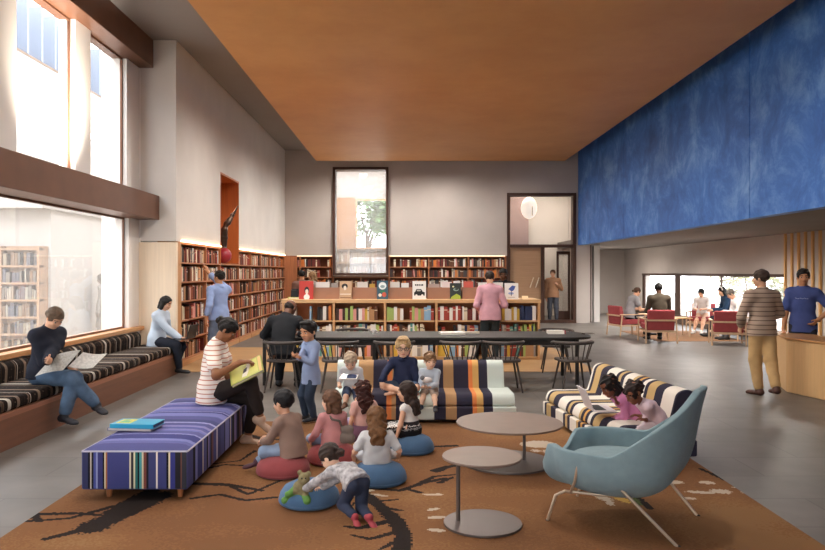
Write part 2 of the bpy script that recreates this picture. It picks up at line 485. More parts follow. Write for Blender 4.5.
    def footp(A, d, e):
        d2 = nrm(d); fl = H*.1; dn = nrm(np.cross(np.cross(d2, up), d2)) if abs(d2[2]) < .9 else -f
        s2 = np.cross(d2, dn)
        q = A - (-dn)*0
        hgt = ank*.62
        return [RC(A, A - dn*hgt*.4 - d2*H*.012, H*.022 + e, None, .01*H), RC(A - dn*hgt*.75 - d2*H*.018, A - dn*hgt*.85 + d2*fl*.95, H*.019 + e, H*.017 + e, .015*H, dn, .75),
                RC(A - dn*hgt*.85 + d2*fl*.6, A - dn*hgt*.95 + d2*fl*1.05, H*.024 + e, H*.019 + e, .012*H, dn, .6)], dn, s2
    def headp():
        q = lambda a, b, z: HC + Rh*a*hh + Fh*b*hh + Uh*z*hh
        M = [Rh, Fh, Uh]; ch = c*.03
        o = [EL(q(0, -.04, .12), M, (.345*hh, .425*hh, .38*hh), .02*H),
             EL(q(0, .10, -.16), M, ((.265+ch)*hh, .285*hh, .30*hh), .07*hh),
             EL(q(0, .22, -.38), M, (.13*hh, .12*hh, .10*hh), .08*hh),
             EL(q(0, .27, .11), M, (.24*hh, .10*hh, .10*hh), .06*hh)]
        for s in (-1, 1):
            o.append(EL(q(s*.15, .265, -.13), M, (.11*hh, .10*hh, .10*hh), .06*hh))
            o.append(EL(q(s*.352, -.03, -.06), [nrm(Rh + Fh*-.3*s), Fh, Uh], (.035*hh, .075*hh, .12*hh), .02*hh))
            e = EL(q(s*.15, .43, .0), M, (.10*hh, .075*hh, .07*hh), .05*hh, 's'); o.append(e)
        o += [RC(q(0, .36, .02), q(0, .435, -.14), .035*hh, .05*hh, .04*hh), RC(q(-.045, .39, -.155), q(.045, .39, -.155), .04*hh, None, .03*hh)]
        o += [EL(q(0, .36, -.27), M, (.11*hh, .045*hh, .045*hh), .03*hh), EL(q(0, .365, -.275), M, (.09*hh, .05*hh, .006*hh), .01*hh, 's')]
        return o
    # ---- the body, one continuous surface
    body = torso(0) + arm(SL, EL_, WL, 0) + arm(SR, ER, WR, 0) + legp(HL, KL, aL, 0) + legp(HR, KR, aR, 0)
    body += [RC(NB - U2*H*.03, HB + Uh*hh*.08, H*lp(.036, .034), H*lp(.032, .033), .025*H)] + headp()
    body += handp(WL, EL_, tL, -1) + handp(WR, ER, tR, 1)
    fpL, dnL, _ = footp(aL, dL, 0); fpR, dnR, _ = footp(aR, dR, 0)
    body += fpL + fpR
    vs, fs = sdf_mesh(body, h)
    cen = vs[fs].mean(1) - HC
    a, b, u_ = (cen @ Rh)/hh, (cen @ Fh)/hh, (cen @ Uh)/hh
    mi = np.zeros(len(fs), int)
    mi[(abs(a) < .09) & (b > .25) & (u_ < -.24) & (u_ > -.30)] = 1
    mi[(abs(a) > .07) & (abs(a) < .235) & (b > .22) & (u_ > .085) & (u_ < .135)] = 2
    hc = HAIRC.get(hair[1], hair[1])
    sk = SKINC.get(skin, skin)
    lipc = {'dark': '#4a2822', 'brown': '#7d4a3a', 'tan': '#ab6f58'}.get(skin, '#cc8a76')
    np_obj('body', vs, fs, [skinmat(skin), mat(lipc, .45), mat(hc, .8)], root, mi)
    for s in (-1, 1):
        m = MB(); q = HC + Rh*s*.15*hh + Fh*.335*hh + Uh*.0*hh
        Mx = Matrix(((Rh[0], Fh[0], Uh[0], q[0]), (Rh[1], Fh[1], Uh[1], q[1]), (Rh[2], Fh[2], Uh[2], q[2]), (0, 0, 0, 1)))
        m.ball((0, 0, 0), (.060*hh, .04*hh, .036*hh), 10, 8, 0, Mx); m.ball((0, .022*hh, -.004*hh), (.037*hh, .024*hh, .034*hh), 8, 6, 1, Mx)
        m.build('eye', [mat('#b3a69c' if skin in ('light', 'fair', 'tan') else '#8b7a6e', .4), mat('#1d130e', .3)], root)
    # ---- hair
    if hair[0]:
        st = hair[0]; q = lambda a, b, z: HC + Rh*a*hh + Fh*b*hh + Uh*z*hh
        M = [Rh, Fh, Uh]; wob, wf = .004*hh/.23, 60/hh*.23
        hp = [EL(q(0, -.055, .14), M, (.385*hh, .455*hh, .41*hh), .02*hh)]
        lowcut = -.26
        if st == 'bald': hp = [EL(q(0, -.07, .09), M, (.352*hh, .425*hh, .36*hh), .02*hh), PL(q(0, 0, .12), Uh)]; lowcut = -.16
        if st in ('bob', 'long', 'curly', 'curlylong', 'longwavy'):
            for s in (-1, 1): hp.append(RC(q(s*.28, -.06, .08), q(s*.29, -.08, -.46), .155*hh, .13*hh, .08*hh))
            hp.append(RC(q(0, -.26, 0), q(0, -.28, -.48), .27*hh, .25*hh, .1*hh)); lowcut = -.58
        if st in ('long', 'curlylong', 'longwavy'):
            bk = -U2 if U2[2] > .2 else -up
            p0 = q(0, -.25, -.2); hwid = .30 if st == 'curlylong' else .25
            for s in (-1, 0, 1):
                p1 = q(s*.2, -.30, -.35); p2 = NB + sr*s*.16*hh - sf*H*.075 + U2*H*.0; p3 = NB + sr*s*.17*hh - sf*H*.085 - U2*tor*.40
                hp += [RC(p1, p2, hwid*.72*hh, hwid*.7*hh, .1*hh), RC(p2, p3, hwid*.68*hh, hwid*.4*hh, .08*hh)]
            lowcut = -9
        if st == 'bun': hp.append(EL(q(0, -.5, .16), M, (.2*hh, .19*hh, .19*hh), .05*hh))
        if st == 'lowbun': hp.append(EL(q(0, -.5, -.12), M, (.17*hh, .17*hh, .17*hh), .05*hh))
        if st == 'pony': hp += [RC(q(0, -.45, .15), q(0, -.62, -.02), .1*hh, .15*hh, .05*hh), RC(q(0, -.62, -.02), q(0, -.62, -.3), .15*hh, .08*hh, .05*hh)]
        if st == 'puffs':
            for s in (-1, 1): hp.append(EL(q(s*.34, -.22, .3), M, (.2*hh,)*3, .03*hh))
        if st in ('top', 'quiff'): hp.append(EL(q(0, .12, .46), M, (.3*hh, .26*hh, .1*hh), .08*hh))
        if st in ('curly', 'curlylong', 'puffs'): wob, wf = .022*hh/.23*.6, 55*.23/hh
        if st == 'longwavy': wob, wf = .012*hh/.23*.6, 42*.23/hh
        if st == 'tousled': wob, wf = .014*hh/.23*.6, 50*.23/hh
        # leave the face free
        brow = .30 if st in ('long', 'bob', 'curly', 'curlylong', 'longwavy') else .20
        hp += [EL(q(0, .42, -.20), M, (.345*hh, .40*hh, (.20 + brow + .02)*hh), .02*hh, 's')]
        if lowcut > -5: hp.append(PL(q(0, 0, lowcut), -Uh + Fh*(.5 if lowcut > -.4 else 0)))
        vs, fs = sdf_mesh(hp, h*.9, wob, wf, len(label))
        hm = mat(hc, .6, var=.35, scale=40, spec=.3, bump=.5, bscale=90, key='hair')
        np_obj('hair', vs, fs, hm, root)
    # ---- clothes
    wf = 34/ max(H, .7)*1.2
    if bot is not None:
        e = H*.010
        if skirt:
            kn = (KL + KR)/2
            pr = [RC(P, P + (kn - P)*.5, H*.1, H*.125, .03*H, up, .85), RC(P + (kn - P)*.5, P + (kn - P)*skirt, H*.125, H*.15, .03*H, up, .7), RC(HL, KL, H*.085, H*.075, .04*H), RC(HR, KR, H*.085, H*.075, .04*H), RC(KL, KR, H*.07, H*.07, .05*H)] + torso(e)[:1]
        else:
            pr = [RC(P + U1*H*.0, P + U1*H*.05, H*(.083 if woman else .08)*wd + e, H*.078*wd + e, .03*H, f, .72 + belly*4)] + torso(e if lean > 40 else .002*H)[-2:] + legp(HL, KL, aL, e, leg, wide) + legp(HR, KR, aR, e, leg, wide)
        if skirt: pr.append(PL(P + U1*H*.065, U1))
        vs, fs = sdf_mesh(pr, h*1.1, fold*H/1.7, wf, 1.3)
        np_obj('skirt' if skirt else ('shorts' if leg < 1.2 else 'trousers'), vs, fs, bot, root)
    if top is not None:
        e = H*.014; fl = .004*H
        pr = torso(e, seat=False)
        pr.append(RC(NB - U2*H*.03, NB + nd*H*.012, H*.046, H*.043, .02*H))
        dn_ = U1 if abs(lean) < 30 else U1
        pr.insert(0, RC(P + U1*H*.02, P + dn_*H*(hem - .03), H*(.103 if woman else .10)*wd + e + H*.002, H*(.108 if woman else .105)*wd + e + H*.003, .03*H, f, .72 + belly*4))
        pr.append(PL(P + U1*H*hem, -U1))
        if sleeve: pr += arm(SL, EL_, WL, e*.75, sleeve, fl) + arm(SR, ER, WR, e*.75, sleeve, fl)
        pr.append(EL(HB + nd*H*.022 + sf*H*.012, [sr, sf, U2], (H*.05, H*.06, H*.045), .01*H, 's'))
        if collar: pr.append(RC(NB + nd*H*.0 - sf*H*.02, NB + nd*H*.0 + sf*H*.03, H*.045, H*.046, .005*H, nd, .45))
        vs, fs = sdf_mesh(pr, h*1.1, fold*H/1.7, wf, 0.4)
        np_obj('top', vs, fs, top, root)
    if shoe is not None:
        for A, d in ((aL, dL), (aR, dR)):
            pr, dn, s2 = footp(A, d, H*.006)
            vs, fs = sdf_mesh(pr[:] if True else pr, h)
            z = (vs[fs].mean(1) - A) @ (-dn); mi = (z > ank*.82).astype(int)
            np_obj('shoe', vs, fs, [mat(shoe, .6), mat(sole or '#3a3634', .7)], root, mi)
    root['_k'] = 0
    del root['_k']
    return dict(root=root, HC=HC, hh=hh, Rh=Rh, Fh=Fh, Uh=Uh, NB=NB, C=C, P=P, U2=U2, sr=sr, sf=sf, WR=WR, WL=WL, SL=SL, SR=SR, H=H, KL=KL, KR=KR, aL=aL, aR=aR)
# ------------------------------------------------------------------ setting
rng = random.Random(7)
plaster = mat('#d6d0ca', .85, var=.04, scale=1.5, key='plaster')
plaster_grey = mat('#b9b0aa', .85, var=.05, scale=1.2, key='plaster_grey')
ceil_grey = mat('#908a88', .9, var=.03, scale=1, key='ceiling_paint')
oak = wood('#c58f5c', .45, 'Z', .22, 'oak'); oakx = wood('#c58f5c', .45, 'X', .22, 'oak'); oaky = wood('#c58f5c', .45, 'Y', .22, 'oak')
oak_red = wood('#b06f48', .5, 'Z', .25, 'oak_shelf'); oak_redx = wood('#b57750', .5, 'X', .25, 'oak_shelf'); oak_redy = wood('#b57750', .5, 'Y', .25, 'oak_shelf')
bronze = mat('#724d39', .38, .35, var=.10, scale=3, key='bronze_panel')
bronze_dark = mat('#4a332a', .45, .3, key='bronze_frame')
white = mat('#ece7e2', .6, key='white_paint')
steel = mat('#dccbb4', .32, .7, key='steel')
darkmetal = mat('#6a5e58', .5, .5, key='dark_metal')
black = mat('#1d1b1b', .5, key='black')
page = mat('#e8dfcc', .8, key='paper')
YB = 24.0; XL = -4.0; XR = 9.0; XBL = 5.77; ZS = 2.6; ZC = 5.75; YF = -5.0

# slate floor
def tiles():
    m, nt, b = newmat('slate_floor')
    tc = nt.nodes.new('ShaderNodeTexCoord'); mp = nt.nodes.new('ShaderNodeMapping'); mp.inputs['Rotation'].default_value = (0, 0, 0)
    link(nt, tc.outputs['Object'], mp.inputs['Vector'])
    br = nt.nodes.new('ShaderNodeTexBrick'); br.offset = .5; br.inputs['Scale'].default_value = 1
    br.inputs['Brick Width'].default_value = 1.2; br.inputs['Row Height'].default_value = .6; br.inputs['Mortar Size'].default_value = .006
    br.inputs['Color1'].default_value = lin('#6c6661'); br.inputs['Color2'].default_value = lin('#635e59'); br.inputs['Mortar'].default_value = lin('#55504d')
    br.inputs['Bias'].default_value = 0
    link(nt, mp.outputs[0], br.inputs['Vector'])
    n = nt.nodes.new('ShaderNodeTexNoise'); n.inputs['Scale'].default_value = 2.5; n.inputs['Detail'].default_value = 7
    link(nt, tc.outputs['Object'], n.inputs['Vector'])
    mx = nt.nodes.new('ShaderNodeMixRGB'); mx.blend_type = 'OVERLAY'; mx.inputs[0].default_value = .35
    link(nt, br.outputs['Color'], mx.inputs[1]); link(nt, n.outputs['Fac'], mx.inputs[2]); link(nt, mx.outputs[0], b.inputs['Base Color'])
    b.inputs['Roughness'].default_value = .42; b.inputs['Specular IOR Level'].default_value = .35
    return m
struct('floor', MB().box(-5.2, 9.4, YF, 33, -.2, 0), tiles())
plank = MB().box(-3.98, 3.3, 12.25, 16.2, .0, .006)
o = struct('floor_wood_inlay', plank, wood('#b08a5e', .5, 'X', .2, 'floor_boards'))
# ceiling, orange canopy, lower ceiling under the blue wall
struct('ceiling', MB().box(-5.2, 6.6, YF, YB + .4, ZC, ZC + .3), ceil_grey)
def orange():
    m, nt, b = newmat('orange_canopy')
    tc = nt.nodes.new('ShaderNodeTexCoord')
    n = nt.nodes.new('ShaderNodeTexNoise'); n.inputs['Scale'].default_value = .9; n.inputs['Detail'].default_value = 8; n.inputs['Roughness'].default_value = .65
    link(nt, tc.outputs['Object'], n.inputs['Vector'])
    r = nt.nodes.new('ShaderNodeValToRGB'); r.color_ramp.elements[0].position = .3; r.color_ramp.elements[1].position = .75
    r.color_ramp.elements[0].color = lin('#c98d4e'); r.color_ramp.elements[1].color = lin('#d89e5e')
    link(nt, n.outputs['Fac'], r.inputs[0]); link(nt, r.outputs[0], b.inputs['Base Color'])
    b.inputs['Roughness'].default_value = .55
    return m
struct('ceiling_canopy', MB().box(-2.84, 5.1, YF + .3, 23.0, 5.25, 5.62), orange())
def bluewall():
    m, nt, b = newmat('blue_mottled_plaster')
    tc = nt.nodes.new('ShaderNodeTexCoord')
    n = nt.nodes.new('ShaderNodeTexNoise'); n.inputs['Scale'].default_value = 1.1; n.inputs['Detail'].default_value = 14; n.inputs['Roughness'].default_value = .72; n.inputs['Distortion'].default_value = .4
    link(nt, tc.outputs['Object'], n.inputs['Vector'])
    r = nt.nodes.new('ShaderNodeValToRGB'); cr = r.color_ramp
    cr.elements[0].position = .3; cr.elements[0].color = lin('#2a58a6'); cr.elements[1].position = .72; cr.elements[1].color = lin('#84b2ea')
    e = cr.elements.new(.5); e.color = lin('#3f78cc')
    link(nt, n.outputs['Fac'], r.inputs[0]); link(nt, r.outputs[0], b.inputs['Base Color'])
    b.inputs['Roughness'].default_value = .6
    return m
bw = MB()
for a, c_ in ((YF, 3.0), (3.0, 12.04), (12.07, 19.0), (19.02, 24.4)): bw.box(XBL, XBL + .2, a, c_, ZS, ZC)
struct('wall_blue', bw, bluewall())
struct('ceiling_lower', MB().box(XBL + .2, XR + .4, YF, 31, ZS, ZS + .25), mat('#7f7772', .9, var=.04, scale=1.2, key='soffit_paint'))
# left wall beyond the window bay, with the niche cut through
NY0, NY1, NZ0, NZ1 = 15.6, 17.35, 1.89, 3.87
CYF = 12.58
w = MB()
ZT = 2.24
w.box(-4.62, XL, CYF, NY0, ZT, ZC).box(-4.62, XL, NY0, NY1, NZ1, ZC).box(-4.62, XL, NY1, YB, ZT, ZC).box(-4.75, -4.36, CYF + .1, NY0, 0, ZT).box(-4.75, -4.36, NY0, NY1, 0, 1.87).box(-4.75, -4.36, NY1, YB, 0, ZT).box(-4.75, -4.6, NY0, NY1, 1.87, NZ1)
struct('wall_left', w, plaster)
nm = wood('#b96a35', .5, 'Z', .15, 'niche_oak')
nb = MB().box(-4.6, -4.56, NY0, NY1, NZ0, NZ1).box(-4.6, XL + .002, NY0 + .021, NY0 + .045, NZ0, NZ1).box(-4.6, XL + .002, NY1 - .045, NY1 - .021, NZ0, NZ1).box(-4.6, XL + .002, NY0, NY1, NZ1 - .04, NZ1)
struct('trim_niche_lining', nb.box(-4.6, -4.34, NY0, NY1, 1.87, 1.892), nm)
struct('trim_1', MB().box(-5.0, -4.0, CYF - .015, CYF + .1, .0, 2.22), wood('#efdcc2', .5, 'Z', .06, 'pale_oak'))      # pale timber cladding below the white pier
# back wall
BW0, BW1, BWZ0, BWZ1 = W(333, 0, YB)[0], W(388.5, 0, YB)[0], W(0, 275.5, YB)[2], W(0, 167.5, YB)[2]
D0, D1, DZ = W(507, 0, YB)[0], W(576, 0, YB)[0], W(0, 193, YB)[2]
w = MB()
w.box(-4.6, BW0, YB, YB + .3, ZT, ZC).box(BW0, BW1, YB, YB + .3, BWZ1, ZC).box(BW1, D0, YB, YB + .3, ZT, ZC).box(D0, D1, YB, YB + .3, DZ, ZC).box(D1, 6.17, YB, YB + .4, 0, ZC)
w.box(-4.6, D0, YB + .40, YB + .5, 0, 1.56).box(-4.6, BW0, YB + .4, YB + .5, 1.5, ZT + .2).box(BW1, D0, YB + .4, YB + .5, 1.5, ZT + .2)
struct('wall_back', w, plaster_grey)
# window in the back wall with a deep bronze frame
def frame(name, x0, x1, z0, z1, y0, y1, t, m, extra=(), parent=None):
    b = MB().box(x0, x0 + t, y0, y1, z0, z1).box(x1 - t, x1, y0, y1, z0, z1).box(x0 + t, x1 - t, y0, y1, z0, z0 + t).box(x0 + t, x1 - t, y0, y1, z1 - t, z1)
    for e in extra: b.box(*e)
    return struct(name, b, m, parent)
gl_clear = glassmat(.0, (1, 1, 1), .6); gl_hazy = glassmat(.06, (1, 1, 1), .8)
fr = frame('window_1', BW0, BW1, BWZ0, BWZ1, YB - .12, YB + .42, .085, bronze_dark)
struct('pane', MB().box(BW0 + .08, BW1 - .08, YB + .1, YB + .112, BWZ0 + .08, BWZ1 - .08), glassmat(.10), fr)
# door set in the back wall
T0, T1 = W(0, 247.5, YB)[2], W(0, 244.5, YB)[2]; M0, M1 = W(541, 0, YB)[0], W(544.5, 0, YB)[0]
fr = frame('door_1', D0, D1, 0, DZ, YB - .05, YB + .3, .10, bronze_dark, [(D0 + .1, D1 - .1, YB - .03, YB + .25, T0, T1), (M0, M1, YB - .02, YB + .2, 0, T0)])
struct('transom_pane', MB().box(D0 + .1, D1 - .1, YB + .1, YB + .112, T1, DZ - .1), gl_clear, fr)
struct('timber_leaf', MB().box(D0 + .1, M0, YB + .05, YB + .1, .02, T0), wood('#a98566', .5, 'X', .12, 'door_oak'), fr)
hm = MB()
for px in (530, 535.5):
    x = W(px, 0, YB)[0]; hm.rod((x, YB + .0, 1.18), (x + .12, YB + .0, 1.52), .018, n=8).rod((x + .01, YB, 1.2), (x + .01, YB + .06, 1.2), .014, n=6).rod((x + .11, YB, 1.5), (x + .11, YB + .06, 1.5), .014, n=6)
struct('door_handle', hm, steel, fr)
# open glazed leaf
lf = MB(); lx0, lx1 = W(559, 0, YB)[0] , W(572.5, 0, YB)[0]
lf.box(lx0, lx0 + .07, YB + .35, YB + .4, .03, T0 - .12).box(lx1 - .07, lx1, YB + .35, YB + .4, .03, T0 - .12).box(lx0 + .07, lx1 - .07, YB + .35, YB + .4, T0 - .22, T0 - .12).box(lx0 + .07, lx1 - .07, YB + .35, YB + .4, .03, .38)
o = struct('door_2', lf, bronze_dark)
struct('pane', MB().box(lx0 + .05, lx1 - .05, YB + .37, YB + .38, .38, T0 - .2), glassmat(.25), o)
# hall behind the door
hb = MB().box(D0 - .6, 4.72, 27.5, 27.7, 0, ZC)
struct('wall_hall_mauve', hb, mat('#a58f8c', .8, var=.05, scale=2, key='mauve_reflection'))  # mauve colour stands in for the tint reflected in the door glass
struct('wall_hall', MB().box(4.72, 6.6, 28.2, 28.4, 0, ZC).box(6.4, 6.6, YB + .4, 28.4, 0, ZC).box(D0 - .8, D0 - .6, YB + .5, 27.7, 0, ZC).box(4.6, 4.72, 27.7, 28.4, 0, ZC), plaster)
struct('ceiling_hall', MB().box(D0 - .8, 6.6, YB + .3, 28.4, ZC, ZC + .2), plaster)
# globe lamp in the hall
gx, gy, gz = W(529, 208, 25.6)
gl = thing('pendant_lamp', 'oval white globe pendant lamp hanging behind the glass above the door', 'lamp', (gx, gy, gz))
MB().ball((0, 0, 0), (.29, .29, .39), 24, 16).build('globe', emit('#fff3e6', .36), gl)
MB().rod((0, 0, .38), (0, 0, ZC - gz), .012, n=6).build('cord', black, gl)
MB().rod((.06, -.31, -.3), (.06, -.31, .03), .012, n=6).build('hook', bronze_dark, gl)

# window bay on the left
gb = MB().box(-5.2, -4.6, YF, CYF, 0, .30)
struct('wall_sill', gb.box(-5.1, -4.62, YF, CYF, .30, .70), plaster)
struct('trim_sill', MB().box(-4.95, -4.55, YF, CYF, .70, .76), oaky)
struct('trim_beam', MB().box(-4.9, -4.29, YF, CYF + .0, 2.61, 3.03), bronze, bevel=.006, seg=1)
struct('trim_header', MB().box(-4.9, -4.395, YF, CYF, 5.265, ZC), bronze, bevel=.006, seg=1)
pc = MB(); yy = [(8.1, 8.61), (10.15, 10.64), (12.02, CYF), (6.2, 6.7), (4.1, 4.6), (2.0, 2.5), (-.1, .4), (-2.2, -1.7), (-5, -4.4)]
for a, c_ in yy: pc.box(-4.88, -4.645, a, c_, 3.03, 5.265)
pc.box(-4.88, -4.645, 12.1, CYF, .76, 2.61).box(-4.88, -4.645, -5, -4.5, .76, 2.61).box(-5.3, -4.62, CYF, CYF + .4, 0, ZC)
struct('wall_left_pier', pc, white)
def yzframe(nm_, y0, y1, z0, z1, t=.03):
    b = MB(); x0, x1 = -4.748, -4.714
    b.box(x0, x1, y0, y0 + t, z0, z1).box(x0, x1, y1 - t, y1, z0, z1).box(x0, x1, y0 + t, y1 - t, z0, z0 + t).box(x0, x1, y0 + t, y1 - t, z1 - t, z1)
    f = struct(nm_, b, bronze)
    struct('pane', MB().box(-4.735, -4.727, y0 + t, y1 - t, z0 + t, z1 - t), gl_hazy if z0 < 2 else gl_clear, f)
yzframe('window_2', -4.5, 12.1, .76, 2.61)
ys = sorted(yy); n_ = 3
for a, c_ in zip(ys[:-1], ys[1:]):
    yzframe('window_%d' % n_, a[1], c_[0], 3.03, 5.265); n_ += 1

# right-hand area: long wall with a low window band, slatted section
wy0, wy1 = 17.05, 27.3; wz0, wz1 = .27, 1.63
w = MB().box(XR, XR + .3, 13.2, 31, wz1, ZS).box(XR, XR + .3, wy1, 31, 0, wz1).box(XR, XR + .3, 13.2, wy1, 0, wz0).box(XR, XR + .3, 13.2, wy0, wz0, wz1).box(XR, XR + .3, YF, 13.2, 0, ZS)
struct('wall_right', w, plaster_grey)
struct('wall_alcove', MB().box(6.17, XR + .3, 29.5, 29.8, 0, ZS).box(6.17, 6.35, YB + .4, 29.5, 0, ZS), plaster_grey)
struct('trim_alcove_post', MB().box(6.17, 6.27, YB + .25, YB + .40, 0, ZS), bronze_dark)
b = MB().box(XR - .02, XR + .05, wy0, wy1, wz1 - .06, wz1 + .02).box(XR - .02, XR + .05, wy0, wy1, wz0 - .04, wz0 + .02)
for y, t in ((wy0, .06), (20.5, .05), (23.6, .42), (wy1 - .25, .25)): b.box(XR + .0, XR + .04, y, y + t, wz0, wz1)
fr = struct('window_20', b, bronze_dark)
struct('pane', MB().box(XR + .03, XR + .036, wy0, wy1, wz0, wz1), glassmat(.05), fr)
struct('baseboard_right', MB().box(XR - .02, XR, wy0, 29.4, 0, .24), mat('#5b4b41', .6, key='dark_base'))
sl = MB(); y = 10.4
while y < 17.0:
    sl.box(XR - .05, XR - .005, y, y + .06, 0, ZS - .002); y += .285
struct('trim_slats', sl, wood('#d8a768', .5, 'Z', .12, 'oak_slats'))
# front wall behind the camera; glazed opening added there to let in fill daylight
fw = MB().box(-5.2, -4.2, YF - .3, YF, 0, ZC).box(.6, XR + .4, YF - .3, YF, 0, ZC).box(-4.2, .6, YF - .3, YF, 2.9, ZC)
struct('wall_front', fw, plaster)
fr = frame('window_21', -4.2, .6, 0.0, 2.9, YF - .2, YF - .05, .1, bronze_dark, [(x, x + .08, YF - .2, YF - .05, .1, 2.8) for x in (-2.6, -1)])
struct('pane', MB().box(-4.1, .5, YF - .13, YF - .122, .1, 2.8), gl_clear, fr)

# room seen through the back window: bright, day-lit
rw = mat('#a39b94', .8, key='bright_plaster')
bx0, bx1, bz0, bz1 = W(355.5, 0, 30)[0], .4, W(0, 249, 30)[2], W(0, 199, 30)[2]
w = MB().box(-4.6, bx0, 30, 30.2, 0, 6.6).box(bx0, bx1, 30, 30.2, 0, bz0).box(bx0, bx1, 30, 30.2, bz1, 6.6).box(bx1, 2.4, 30, 30.2, 0, 6.6)
w.box(2.3, 2.5, YB + .5, 30.2, 0, 6.6)
struct('wall_reading_room', w, rw)
struct('floor_reading_room', MB().box(-4.8, 2.5, YB + .5, 30.2, .9, 1.0), mat('#d9cbb8', .7))
struct('ceiling_reading_room', MB().box(-4.8, 2.5, YB + .4, 26.2, 6.6, 6.8).box(-4.8, 2.5, 29.2, 30.2, 6.6, 6.8), rw)
fr = frame('window_22', bx0, bx1, bz0, bz1, 29.95, 30.15, .06, oak)
struct('pane', MB().box(bx0 + .05, bx1 - .05, 30.1, 30.11, bz0 + .05, bz1 - .05), gl_clear, fr)
struct('trim_oak_panel', MB().box(-3.3, bx0 - .02, 29.9, 30, bz0 - .3, bz1 + .05), wood('#94683f', .5, 'X', .1, 'pale_oak_panel'))

# outside ground, neighbour wing, sky
struct('ground_outside', MB().box(-40, -5.2, -30, 60, -.3, -.05).box(9.4, 40, -30, 60, -.5, -.05).box(-5.2, 9.4, 33, 60, -.5, -.05).box(-5.2, 9.4, -30, YF - .3, -.3, -.05), mat('#b3ada4', .9, var=.05, scale=1))

# bookcase inside the bright room
rb = thing('bookcase', 'pale bookcase seen through the tall window in the back wall', 'bookcase', (-1.2, 29.2, 1.0))
m = MB().box(-2.2, 2.2, .36, .4, 0, 1.66)
for x in (-2.2, -1.1, 0, 1.1, 2.16): m.box(x, x + .04, 0, .36, 0, 1.66)
m.build('frame', wood('#8d6f50', .5, 'Z', .1), rb)
m = MB()
for z in (.0, .5, 1.06, 1.62): m.box(-2.2, 2.2, 0, .36, z, z + .04)
m.build('shelf', wood('#8d6f50', .5, 'X', .1), rb)
m = MB()
for z in (.04, .54, 1.10):
    x = -2.15
    while x < 2.1:
        w_ = rng.uniform(.04, .1)
        if rng.random() < .85: m.box(x, x + w_, .08, .32, z, z + rng.uniform(.3, .44), rng.randrange(5))
        x += w_ + .006
m.build('books', [mat(c_, .8) for c_ in ('#8e8273', '#7d6b5a', '#a09689', '#82604a', '#6f6a66')], rb)['kind'] = 'stuff'
# ------------------------------------------------------------------ neighbouring wing outside the left window
nw = thing('building', 'pale stone wing standing across the courtyard outside the left window', 'building', (-16, 20, -.05))
MB().box(-1, 0, -40, 40, 0, 4.2).build('wall', mat('#b5afa9', .9, var=.03, scale=.6), nw)
MB().box(-1, .02, -40, 40, 4.2, 4.32).box(-1, .02, -40, 40, 10.9, 11.0).build('cornice', mat('#665649', .8), nw)
MB().box(-1, 0, -40, 40, 4.32, 10.9).build('upper_wall', mat('#958f89', .9, var=.03, scale=.6), nw)
lo = MB()
for i in range(60): lo.box(-.9, .05, -40 + i*1.2, -40 + i*1.2 + .14, 11.0, 13.4)
lo.build('louvre_screen', mat('#6f7683', .7), nw)
pp = thing('refl_box', 'grey flat-roofed block added outside the left window to stand for a glass reflection', 'building', (-9.2, 15.2, -.05))  # added block, stands in for a grey reflection in the glass
MB().box(-2.2, 1.55, .35, 3.0, 0, 3.1).build('wall', mat('#aaa49e', .85), pp)
MB().box(-2.3, 1.6, -.1, 3.1, 3.1, 3.3).build('roof', mat('#a8a29c', .85), pp)
bo = thing('bookcase', 'oak bookcase added outside to stand for a reflection in the left window', 'bookcase', (-8.75, 15.35, -.05))  # added outside in place of a bookcase reflected in the pane
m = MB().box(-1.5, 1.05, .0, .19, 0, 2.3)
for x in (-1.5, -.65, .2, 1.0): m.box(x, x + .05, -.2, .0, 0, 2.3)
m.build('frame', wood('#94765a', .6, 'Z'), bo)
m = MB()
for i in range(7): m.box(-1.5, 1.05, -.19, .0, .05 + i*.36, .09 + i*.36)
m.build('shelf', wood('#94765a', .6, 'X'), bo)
REFLBOOKS = MB(); PAL_REFL = 6
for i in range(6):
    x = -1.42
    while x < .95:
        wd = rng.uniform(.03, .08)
        if rng.random() < .8: REFLBOOKS.box(x, x + wd, -.17, -.02, .09 + i*.36, .09 + i*.36 + rng.uniform(.2, .3), rng.randrange(PAL_REFL))
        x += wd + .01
o = REFLBOOKS.build('books', [mat(c_, .8) for c_ in ('#6a6259', '#7d705e', '#565150', '#6e5743', '#8a8174', '#524e53')], bo)
o['kind'] = 'stuff'

